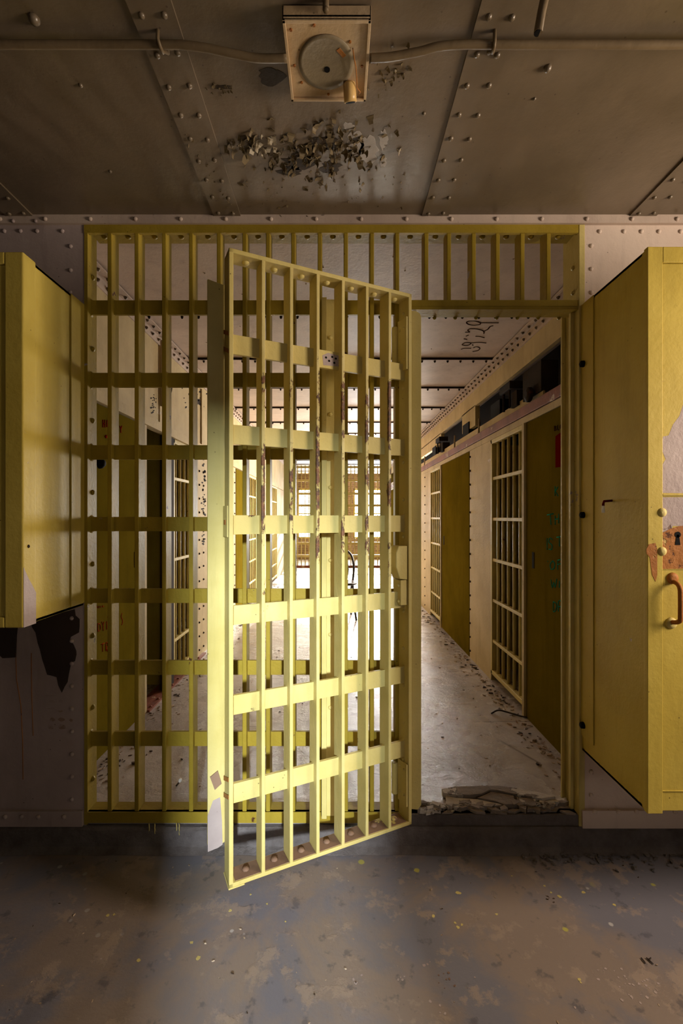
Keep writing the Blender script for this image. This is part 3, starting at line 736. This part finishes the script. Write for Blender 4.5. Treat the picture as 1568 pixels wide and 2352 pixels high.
for (a, b) in ((-.085, -.075), (-.03, -.085), (.055, -.048), (-.085, .01), (.087, .012), (-.07, .055), (.0, .088)):
    MB().lathe((a, b, zz + .0065), (0, 0, -1), [(.004, 0), (.003, .003)], 8).build('screw', M['rust'], fx)
# conduits
def conduit(name, lab, px_pts, r):
    o = thing(name, lab, 'conduit', (0, 0, 0))
    MB().tube(px_pts, r, 12).build('pipe', M['conduit'], o); return o
M['conduit'] = paint('sooty_conduit', srgb(128, 110, 84), srgb(100, 84, 62), None, rust_t=.74, rough=.4, spots=False)
cy = 1.114
zc = CEIL - .024
c1 = conduit('ceiling_conduit', 'thin steel conduit running left from the ceiling light box', smooth([(-2.6, cy, zc), (-1.2, cy, zc), (-.5, cy, zc), (-.36, cy, zc - .003), (-.26, cy + .01, zc - .012), (-.20, cy + .016, zc - .017), (-.127, cy + .016, zc - .017)]), .0095)
c2 = conduit('ceiling_conduit', 'thin steel conduit running right from the ceiling light box', smooth([(.078, cy + .016, zc - .017), (.13, cy + .014, zc - .016), (.2, cy + .008, zc - .009), (.28, cy, zc - .001), (.5, cy, zc), (1.4, cy, zc), (3.2, cy, zc)]), .0095)
for c, x in ((c1, -.435), (c2, .378)):
    mb = MB(); mb.tube([(x, cy - .016, CEIL), (x, cy - .016, zc - .004), (x + .002, cy - .006, zc - .012), (x + .003, cy + .008, zc - .011), (x + .003, cy + .016, zc), (x + .004, cy + .04, CEIL - .004)], .0045, 8)
    mb.dome((x + .004, cy + .034, CEIL - .004), (0, 0, -1), .008, .007); mb.build('clamp', M['conduit'], c)
mb = MB(); mb.tube([onY(1235, 76, 1.0), onY(1243, 30, 1.0), onY(1256, -30, .97)], .0095, 12)
hp = thing('hanging_pipe', 'short open-ended pipe hanging from the ceiling at the top right', 'pipe', (0, 0, 0)); mb.build('pipe', M['conduit'], hp)
a_ = onY(1235, 76, 1.0); MB().tube([a_ + Vector((0, 0, -.0006)), a_ + Vector((0, 0, .001))], .0078, 12).build('pipe_mouth', M['black'], hp)
# stub above the light box
mb = MB(); q = onY(748, 22, 1.035); mb.tube([q + Vector((0, 0, .03)), q], .0075, 10); mb.dome(q, (0, 0, -1), .0078, .006); mb.build('stem', M['conduit'], fx)
bpy.data.objects['stem'].location = -fx.location

# paint flakes curling from the ceiling
def flakes():
    mb = MB()
    def flake(c, s, a, curl):
        n = len(mb.v); ca, sa = math.cos(a), math.sin(a)
        W = s * random.uniform(.5, 1.2)
        for i in range(4):
            t = i / 3
            for j in (-1, 1):
                u = s * t * math.cos(curl * t); dz = -s * t * math.sin(curl * t)
                v = j * W * .5 * (1 - .5 * t + random.uniform(-.2, .2))
                mb.v.append((c.x + u * ca - v * sa, c.y + u * sa + v * ca, CEIL - .001 + dz))
        for i in range(3):
            mb.f.append([n + 2 * i, n + 2 * i + 1, n + 2 * i + 3, n + 2 * i + 2]); mb.smooth.append(False)
    def scatter(n, f, s0, s1):
        for _ in range(n):
            px, py = f(); flake(onZ(px, py, CEIL), random.uniform(s0, s1), random.uniform(0, 2 * PI), random.uniform(.3, 1.3))
    scatter(170, lambda: (random.gauss(700, 75), random.gauss(355, 30)), .006, .026)
    scatter(60, lambda: (random.gauss(820, 42), random.gauss(335, 34)), .006, .022)
    scatter(26, lambda: (random.uniform(530, 640), random.gauss(330, 12)), .010, .030)
    scatter(20, lambda: (random.gauss(505, 14), random.gauss(202, 6)), .004, .010)
    scatter(34, lambda: (lambda t: (415 + t * 120 + random.gauss(0, 6), 265 + t * 220))(random.random()), .005, .016)
    scatter(24, lambda: (random.gauss(890, 22), random.gauss(165, 30)), .005, .014)
    scatter(40, lambda: (random.uniform(560, 930), random.uniform(400, 480)), .003, .009)
    scatter(24, lambda: (random.uniform(500, 800), 494 + random.random() * 3), .006, .014)
    o = mb.build('peeling_paint_flakes', M['flake'], label='curled flakes of paint peeling from the front ceiling', cat='paint flakes', kind='stuff')
    m = o.modifiers.new('solid', 'SOLIDIFY'); m.thickness = .0008
M['flake'] = paint('peeling_paint', srgb(128, 112, 84), srgb(90, 76, 52), srgb(180, 168, 146), .63, 1.0, rough=.5, spots=False)
flakes()
# bare metal areas left behind by the fallen paint
def blob(mb, px, py, rx, ry, z, n=18, dz=.0008):
    pts = [onZ(px + rx * math.cos(2 * PI * k / n) * random.uniform(.6, 1.15), py + ry * math.sin(2 * PI * k / n) * random.uniform(.6, 1.15), z) for k in range(n)]
    mb.prism(pts, (0, 0, -dz))
mb = MB(); ce = bpy.data.objects['ceiling']
M['bare2'] = paint('bare_ceiling_steel', srgb(74, 62, 50), srgb(56, 46, 36), srgb(120, 108, 92), .6, .68, rough=.45)
for a in ((575, 335, 34, 16), (640, 345, 44, 16), (690, 372, 46, 22), (740, 330, 42, 18), (665, 392, 30, 14), (760, 385, 26, 16), (512, 200, 24, 6), (620, 175, 34, 22)): blob(mb, *a, CEIL)
mb.build('bare_patch', M['bare2'], ce, label='dark bare steel where the paint has fallen')
mb = MB(); M['bare3'] = paint('bright_bare_steel', srgb(196, 190, 184), srgb(160, 152, 146), srgb(90, 78, 66), .6, .72, rough=.35)
for a in ((815, 325, 26, 34), (845, 345, 26, 34), (880, 320, 12, 26), (800, 290, 14, 10), (880, 372, 10, 14)): blob(mb, *a, CEIL)
mb.build('bare_patch', M['bare3'], ce, label='bright bare steel where the paint has fallen')

# ---------------------------------------------------------------- cell fronts along the corridor
def barred_door(label, X, y0, y1, sg, z0, z1, nb, group, mat):
    """sg: direction from the wall into the corridor"""
    o = thing('cell_door', label, 'cell door', (X, (y0 + y1) / 2, CF), 0, group)
    def L(mb, nm, bevel=0): 
        ob = mb.build(nm, mat, o, bevel); ob.location = -Vector(o.location); return ob
    fr = MB(); xa, xb = sorted((X - sg * .03, X + sg * .004))
    fr.box(xa, xb, y0, y0 + .028, z0, z1); fr.box(xa, xb, y1 - .028, y1, z0, z1); fr.box(xa, xb, y0, y1, z0, z0 + .03); fr.box(xa, xb, y0, y1, z1 - .03, z1)
    L(fr, 'frame', .003)
    for i in range(nb):
        y = y0 + (y1 - y0) * (i + 1) / (nb + 1); L(MB().tube([(X - sg * .018, y, z0 + .02), (X - sg * .018, y, z1 - .02)], .011, 10), 'bar')
    for k in range(5):
        z = CZ + .272 - .289 * k
        xa, xb = sorted((X - sg * .030, X - sg * .002)); L(MB().box(xa, xb, y0 + .02, y1 - .02, z - .011, z + .011), 'crossbar', .003)
    return o
M['door'] = paint('cell_door_paint', srgb(200, 184, 120), srgb(176, 158, 96), None, rust_t=.66, bump=.4)
DG = 'barred cell doors along the corridor'
barred_door('barred cell door on the corridor right side, nearest the doorway', XR, 2.69, 3.27, -1, CF + .05, H1, 5, DG, M['door'])
barred_door('barred cell door on the corridor right side, second from the doorway', XR, 4.85, 5.42, -1, CF + .05, H1, 5, DG, M['door'])
barred_door('barred cell door on the right past the riveted plates, half hidden behind the gate', XR, 7.02, 7.60, -1, CF + .05, H1, 5, DG, M['door'])
barred_door('barred cell door on the corridor left side, just past the dark opening', XL, 3.20, 3.66, 1, CF + .05, H1, 4, DG, M['door'])
barred_door('barred cell door on the left seen through the open gate, nearer one', XL, 5.75, 6.45, 1, CF + .05, H1, 5, DG, M['door'])
barred_door('barred cell door deep on the left, the farthest seen through the gate', XL, 7.75, 8.65, 1, CF + .05, H1, 5, DG, M['door'])

def panel(label, X, y0, y1, sg, group, slot=True, writing=None):
    o = thing('cell_panel', label, 'steel panel', (X, (y0 + y1) / 2, CF), 0, group)
    def L(mb, nm, mat, bevel=0, parent=o):
        ob = mb.build(nm, mat, parent, bevel); ob.location = -Vector(o.location) if parent is o else (0, 0, 0); return ob
    xa, xb = sorted((X - sg * .03, X)); mb = MB(); mb.box(xa, xb, y0, y1, CF, H1 - .004)
    xa2, xb2 = sorted((X, X + sg * .004))
    L(mb, 'plate', M['panel'])
    e = MB(); xa3, xb3 = sorted((X - sg * .03, X + sg * .014)); e.box(xa3, xb3, y1, y1 + .028, CF, H1 - .002); L(e, 'edge_strip', M['cream'])
    if slot:
        mb = MB(); xa4, xb4 = sorted((X, X + sg * .003)); mb.box(xa4, xb4, y1 - .11, y1 - .085, 1.01, 1.10); L(mb, 'slot', M['black'])
    return o
PG = 'solid yellow steel panels beside the cell doors'
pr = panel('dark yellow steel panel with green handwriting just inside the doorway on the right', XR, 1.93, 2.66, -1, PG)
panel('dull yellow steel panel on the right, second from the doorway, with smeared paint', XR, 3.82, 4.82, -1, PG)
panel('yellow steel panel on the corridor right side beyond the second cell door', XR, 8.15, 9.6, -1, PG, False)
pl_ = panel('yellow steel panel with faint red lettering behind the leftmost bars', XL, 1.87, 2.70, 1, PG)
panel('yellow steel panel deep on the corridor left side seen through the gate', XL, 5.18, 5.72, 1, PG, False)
# a dark post closes the open cell on the left
MB().box(XL - .03, XL + .01, 3.04, 3.19, CF, H1 - .004).build('wall_corridor_post', M['soot_shade'], kind='structure')
# open dark cell: bottom track
tr = MB().box(XL - .08, XL + .03, 2.73, 3.9, CF, CF + .012)
for k in range(9): tr.dome((XL + .015, 2.78 + .12 * k, CF + .012), (0, 0, 1), .010, .008)
tr.build('floor_track', M['rail'], label='riveted floor strip along the left cell fronts', cat='track')

def strokes(name, lines, plane, mat, parent, r=.003, org=(0, 0), sc=1.0, lab=None):
    mb = MB()
    for ln in lines:
        pts = [plane(org[0] + x / sc, org[1] + y / sc) for x, y in ln]
        mb.tube(smooth(pts, 3) if len(pts) > 2 else pts, r, 5)
    o = mb.build(name, mat, parent, label=lab, kind='stuff')
    if parent is not None and parent.type == 'EMPTY': o.location = -Vector(parent.location)
    return o
pX = lambda x, y: onX(x, y, XR - .0002); pXL = lambda x, y: onX(x, y, XL + .0002); pC = lambda x, y: onZ(x, y, CEIL + .0008)
G1 = [[(790, 82), (826, 75)], [(808, 80), (812, 138)], [(836, 85), (836, 138)], [(856, 75), (856, 130)], [(836, 108), (856, 102)],
      [(790, 215), (790, 282)], [(822, 225), (806, 214), (800, 238), (818, 255), (815, 280), (800, 278)], [(845, 210), (874, 205)], [(860, 208), (860, 262)],
      [(822, 345), (808, 365), (812, 392), (828, 390), (834, 362), (822, 345)], [(850, 340), (850, 396)], [(850, 342), (874, 336)], [(850, 366), (870, 362)], [(793, 346), (794, 352)],
      [(812, 452), (820, 500), (828, 468), (836, 498), (846, 448)], [(860, 460), (860, 500)],
      [(825, 580), (826, 636), (842, 622), (844, 592), (825, 580)], [(855, 636), (855, 576), (874, 582), (872, 605), (856, 608)]]
strokes('handwriting', G1, pX, M['greenink'], pr, .0030, (940, 1150), 2.497, 'green hand-lettered words')
strokes('handwriting', [[(835, 1590), (835, 1646)], [(852, 1594), (837, 1618)], [(837, 1618), (852, 1646)]], pX, M['greenink'], pr, .0030, (940, 480), 2.497)
strokes('handwriting', [[(832, 1245), (832, 1272)], [(832, 1246), (842, 1250), (834, 1258), (844, 1266), (832, 1272)], [(850, 1240), (850, 1266), (860, 1264)], [(868, 1236), (864, 1250), (870, 1260), (876, 1246), (868, 1236)]], pX, M['brownink'], pr, .003, (940, 480), 2.497)
mb = MB(); mb.prism([onX(x, y, XR - .0006) for x, y in ((1275, 1002), (1292, 990), (1292, 1072), (1275, 1074))], (.002, 0, 0)); o = mb.build('red_mark', M['darkred'], pr, label='dark red painted rectangle'); o.location = -Vector(pr.location)
strokes('lettering', [[(400, 270), (405, 470)], [(450, 270), (455, 470)], [(405, 370), (452, 370)], [(505, 460), (505, 300), (545, 310), (548, 380), (505, 385)], [(548, 380), (548, 450)], [(835, 430), (860, 520)], [(888, 430), (860, 520), (865, 610)], [(450, 690), (510, 720)], [(465, 730), (500, 670)], [(480, 660), (482, 750)]], pXL, M['redink'], pl_, .0034, (200, 940), 11.2, 'red hand lettering')
strokes('lettering', [[(240, 230), (270, 290)], [(300, 240), (302, 300)], [(340, 235), (345, 290)], [(390, 230), (395, 270), (430, 250)], [(270, 700), (275, 900)], [(270, 700), (330, 720), (340, 850), (275, 900)], [(370, 650), (410, 740)], [(440, 650), (410, 740), (415, 880)], [(520, 530), (560, 535)], [(500, 640), (505, 850)], [(895, 430), (872, 520), (905, 600), (908, 680), (880, 735)],
                        [(350, 1240), (440, 1200)], [(395, 1220), (400, 1420)], [(480, 1400), (480, 1200), (520, 1200), (520, 1290), (480, 1300), (530, 1420)], [(560, 1180), (565, 1420)]], pXL, M['rustink'] if 'rustink' in M else M.setdefault('rustink', NT('faded_red_paint').done(srgb(140, 50, 22), .9, spec=0)), pl_, .0026, (200, 1370), 11.2, 'faded red hand lettering')
mb = MB(); c = onX(228, 1064, XL); mb.dome((XL, c.y, c.z), (1, 0, 0), .028, .03, 12); o = mb.build('knob', M['black'], pl_); o.location = -Vector(pl_.location)
strokes('handwriting', [[(820, 205), (700, 165), (560, 165), (500, 200), (560, 245), (680, 260), (800, 240), (830, 205), (1000, 205), (1220, 205)],
                        [(470, 415), (570, 415), (530, 380), (560, 345), (650, 340), (760, 350), (880, 390), (890, 445)], [(900, 390), (980, 350), (1030, 290), (1100, 270)], [(490, 505), (545, 480)], [(440, 565), (510, 580)], [(700, 510), (800, 515), (900, 540)],
                        [(400, 695), (460, 655), (540, 650), (600, 665), (560, 700), (480, 715), (400, 700)], [(600, 660), (700, 650), (800, 645), (940, 660)], [(630, 695), (645, 712)], [(380, 800), (450, 780), (600, 780)], [(660, 765), (720, 745), (780, 760), (800, 790), (750, 830), (640, 850)]],
        pC, M['brownink'], bpy.data.objects['ceiling_corridor'], .0046, (1020, 720), 9.8, 'scrawled number on the corridor ceiling')

# door track and its hangers above the right-hand cells
tk = thing('door_track', 'red-brown sliding-door rail with hangers above the right-hand cells', 'door track', (XR, 1.9, 1.9))
def T(mb, nm, mat, bevel=0): o = mb.build(nm, mat, tk, bevel); o.location = -Vector(tk.location); return o
T(MB().box(XR - .012, XR + .012, 1.90, 10.5, 1.892, 1.95), 'channel', M['rail'], .003)
T(MB().box(XR + .07, XR + .085, 2.6, 10.5, 1.99, 2.045), 'inner_rail', M['cream'], .003)
for y in (3.66, 4.42, 5.95, 7.4): T(MB().tube([(XR + .03, y, 1.95), (XR + .035, y, 2.09)], .008, 8), 'hanger', M['steel'])
for y in (3.13, 5.2): 
    mb = MB(); mb.tube([(XR + .04, y, 2.02), (XR + .04, y, 2.15)], .009, 8); mb.tube([(XR + .04, y - .11, 2.02), (XR + .04, y - .11, 2.15)], .006, 8); mb.box(XR + .02, XR + .12, y - .16, y + .03, 2.14, 2.19); mb.box(XR + .05, XR + .13, y - .2, y - .1, 2.02, 2.12)
    T(mb, 'roller_bracket', M['soot_shade'], .003)
mb = MB(); mb.lathe((XR + .05, 2.72, 2.03), (-1, 0, 0), [(.045, 0), (.045, .02), (.02, .03)], 16); mb.box(XR + .06, XR + .16, 2.60, 2.86, 2.02, 2.20); T(mb, 'roller', M['soot_shade'], .003)
for y0 in (3.35, 4.15, 5.55): T(MB().box(XR + .09, XR + .2, y0, y0 + .2, 2.04, 2.17), 'stop_block', M['black'], .003)
# conduit with peeling paint on the upper left wall
cd = thing('wall_conduit', 'narrow conduit drop on the upper left corridor wall with a looped wire', 'conduit', (XL, 2.9, 2.2))
o = MB().tube([(XL + .012, 2.97, 2.45), (XL + .012, 2.97, 2.02)], .010, 8).build('pipe', M['cream'], cd); o.location = -Vector(cd.location)
o = MB().tube(smooth([(XL + .006, 2.99, 2.28), (XL + .02, 3.05, 2.27), (XL + .02, 3.12, 2.22), (XL + .02, 3.10, 2.14), (XL + .01, 3.02, 2.12)]), .004, 6).build('wire', M['soot_shade'], cd); o.location = -Vector(cd.location)

# ---------------------------------------------------------------- far grille closing the corridor
fg = thing('corridor_end_grille', 'distant pale barred grille across the far end of the corridor before the windows', 'grille', (0, 10.5, CF))
def G(mb, nm, mat): o = mb.build(nm, mat, fg); o.location = -Vector(fg.location); return o
x = XL + .05; i = 0
while x < XR:
    G(MB().tube([(x, 10.52, CF), (x, 10.52, CEIL)], .012, 6), 'vertical_bar', M['door']); x += .088
for py in (1104, 1134, 1161, 1190, 1219, 1248, 1277): z = CZ + (VPY - py) * 10.5 / F; G(MB().box(XL, XR, 10.50, 10.515, z - .028, z + .028), 'crossbar', M['door'])
G(MB().box(XL, XR, 10.49, 10.53, CF, CF + .05), 'bottom_rail', M['rail'])
G(MB().box(XL, XR, 10.49, 10.53, CEIL - .06, CEIL - .01), 'top_rail', M['door'])

# ---------------------------------------------------------------- bentwood chair in the corridor
ch = thing('bentwood_chair', 'dark bentwood chair standing alone far down the corridor', 'chair', (.03, 5.30, CF), math.radians(8))
r = .185
def arc(rx, ry, z, n=20): return [(rx * math.cos(2 * PI * k / n), ry * math.sin(2 * PI * k / n), z) for k in range(n + 1)]
mb = MB(); mb.lathe((0, -.02, .395), (0, 0, 1), [(.185, 0), (.192, .012), (.185, .026), (.15, .024), (.02, .020)], 28); mb.build('seat', M['wood'], ch)
MB().tube(arc(.15, .15, .21), .009, 8).build('hoop_stretcher', M['wood'], ch)
MB().tube(smooth([(-.15, .15, 0), (-.14, .14, .25), (-.175, .165, .42), (-.19, .20, .58), (-.16, .225, .71), (-.08, .24, .775), (0, .245, .79), (.08, .24, .775), (.16, .225, .71), (.19, .20, .58), (.175, .165, .42), (.14, .14, .25), (.15, .15, 0)]), .014, 8).build('back_bow', M['wood'], ch)
MB().tube(smooth([(-.09, .14, .41), (-.115, .18, .55), (-.09, .21, .66), (0, .225, .71), (.09, .21, .66), (.115, .18, .55), (.09, .14, .41)]), .010, 8).build('inner_bow', M['wood'], ch)
for sx in (-1, 1): MB().tube(smooth([(sx * .12, -.13, .40), (sx * .13, -.145, .2), (sx * .155, -.17, 0)]), .014, 8).build('leg', M['wood'], ch)

# ---------------------------------------------------------------- debris
def debris(name, lab, n, f, s0, s1, mat):
    mb = MB()
    for _ in range(n):
        x, y, z = f(); s = random.uniform(s0, s1); a = random.uniform(0, 2 * PI)
        pts = [Vector((x + s * k * math.cos(a + t), y + s * k * math.sin(a + t), z)) for t, k in ((0, 1), (1.5, random.uniform(.2, .6)), (3.1, random.uniform(.6, 1)), (4.6, random.uniform(.2, .6)))]
        mb.prism(pts, (random.uniform(-.3, .3) * s, random.uniform(-.3, .3) * s, s * random.uniform(.1, .6)))
    mb.build(name, mat, label=lab, cat='debris', kind='stuff')
M['chips'] = paint('paint_chips', srgb(190, 172, 150), srgb(130, 104, 84), srgb(70, 56, 44), .5, 1.0, rough=.7, spots=False)
def fr_(): 
    y = 1.95 + random.random() ** 1.3 * 6; return (XR - abs(random.gauss(0, .06)) - .022, y, CF)
def fl_():
    y = 1.95 + random.random() ** 1.3 * 6; return (XL + abs(random.gauss(0, .08)) + .034, y, CF)
debris('floor_debris', 'paint chips and dirt lying along the foot of the right cell fronts', 420, fr_, .003, .018, M['chips'])
debris('floor_debris', 'paint chips and dirt lying along the foot of the left cell fronts', 420, fl_, .003, .016, M['chips'])
debris('floor_debris', 'scattered crumbs on the corridor floor behind the bars', 160, lambda: (random.uniform(-1, .9), random.uniform(1.95, 4.5), CF), .002, .010, M['chips'])
debris('curb_rubble', 'gritty rubble at the foot of the right-hand curb', 260, lambda: (random.uniform(.7, 1.6), 1.755 - abs(random.gauss(0, .035)), .002), .003, .012, M['curb'])
debris('floor_debris', 'stray grit on the front room floor', 90, lambda: (random.uniform(-1, 1.2), random.uniform(1.0, 1.74), .0), .0015, .006, M['chips'])
mb = MB(); p = onZ(1128, 1640, CF); mb.tube(smooth([(p.x, p.y, CF + .003), (p.x + .05, p.y + .02, CF + .014), (p.x + .11, p.y - .01, CF + .01), (p.x + .16, p.y - .05, CF + .008), (p.x + .20, p.y - .06, CF + .004)]), .005, 6)
mb.build('twig', M['wood'], label='dark bent twig on the corridor floor by the right panel', cat='twig')
p = onZ(410, 1806, CF); a_ = Vector((p.x, p.y, CF + .012))
bl = thing('bent_nail', 'small white-tipped stick poking up behind the bars at lower left', 'stick', p)
MB().tube([(-.01, .0, .002), (.004, .0, .02)], .004, 6).build('shaft', M['chips'], bl); MB().lathe((.004, 0, .018), (.3, 0, 1), [(.005, 0), (.008, .006), (.007, .014), (.003, .018)], 10).build('tip', M['white'], bl)
mb = MB()
for ln in ([(1472, 2200), (1482, 2212)], [(1484, 2200), (1500, 2214)], [(1490, 2206), (1494, 2200)]): mb.tube([onZ(x, y, .003) for x, y in ln], .0018, 5)
mb.build('twig', M['wood'], label='tiny forked twig on the front floor at the right', cat='twig')

# pale perforated spot on the gate's upper crossbar
xx = gvx[2] + .035
mb = MB(); mb.prism([Vector((xx + a, -.0275, 1.855 + b)) for a, b in ((-.032, -.018), (.030, -.022), (.034, .012), (.012, .024), (-.03, .02))], (0, -.001, 0))
sp = mb.build('bare_patch', M['primer'], gt, label='pale chipped spot with small holes')
for a, b in ((-.018, .008), (-.004, .012), (.008, -.004), (-.012, -.008), (.02, .006)):
    MB().lathe((xx + a, -.0272, 1.855 + b), (0, 1, 0), [(.004, 0), (.004, .0004)], 10).build('hole', M['black'], sp)
# chipped and peeling paint on the left corridor wall
mb = MB(); wcl = bpy.data.objects['wall_corridor_left']
def chip(px, py, s_):
    k0 = random.uniform(0, 6)
    pts = [onX(px + s_ * random.uniform(.5, 1.2) * math.cos(k0 + t), py + s_ * random.uniform(.6, 1.4) * math.sin(k0 + t), XL - .0008) for t in (0, 1.1, 2.2, 3.4, 4.6, 5.5)]
    mb.prism(pts, (.0022, 0, 0))
for i in range(46): chip(468 + random.gauss(0, 2.2), random.uniform(1052, 1250), random.uniform(1.2, 2.8))
for i in range(26): chip(random.uniform(405, 486), random.gauss(905, 22), random.uniform(1, 3.0))
chip(455, 922, 8); chip(463, 932, 7); chip(482, 948, 8); chip(486, 962, 6)
for i in range(22): chip(351 + random.gauss(0, 3), random.uniform(905, 950), random.uniform(1, 2.2))
mb.build('chipped_paint', M['soot_shade'], wcl, kind='stuff', label='dark chips where paint has flaked')
# splashes of paint on the front floor
def splash(lst, mat, lab, s0, s1):
    mb = MB()
    for px, py in lst:
        r_ = random.uniform(s0, s1); c = onZ(px, py, 0); n = 9
        mb.prism([c + Vector((r_ * random.uniform(.5, 1.2) * math.cos(2 * PI * k / n), r_ * random.uniform(.5, 1.2) * math.sin(2 * PI * k / n), .0002)) for k in range(n)], (0, 0, .0006))
    mb.build('paint_splashes', mat, bpy.data.objects['floor'], kind='stuff', label=lab)
splash([(528, 2092), (655, 2117), (613, 2076), (1050, 2050), (1056, 2052), (1175, 2012), (1250, 2035), (1265, 2050), (1285, 2060), (1045, 2120), (1052, 2130), (1060, 2124), (1410, 2078), (1330, 2250), (1333, 2257), (455, 2200), (318, 2206), (440, 2165), (1340, 2050), (995, 2105), (248, 2102), (262, 2101), (575, 2055), (1140, 2100)], M['yellow'], 'splashes of yellow paint', .003, .0075)
wl_ = [(1390, 2225), (1410, 2230), (1435, 2260), (1475, 2255), (1490, 2270), (1505, 2280), (1450, 2290), (1430, 2275), (1025, 2250), (1030, 2235), (920, 2245), (830, 2240), (985, 2205), (1010, 2310), (1090, 2245), (232, 2203), (1320, 2315), (1345, 2320)]
splash(wl_ + [(x + random.uniform(-25, 25), y + random.uniform(-12, 25)) for x, y in wl_[:14] for _ in range(3)], M['primer'], 'splashes of pale paint', .0015, .005)
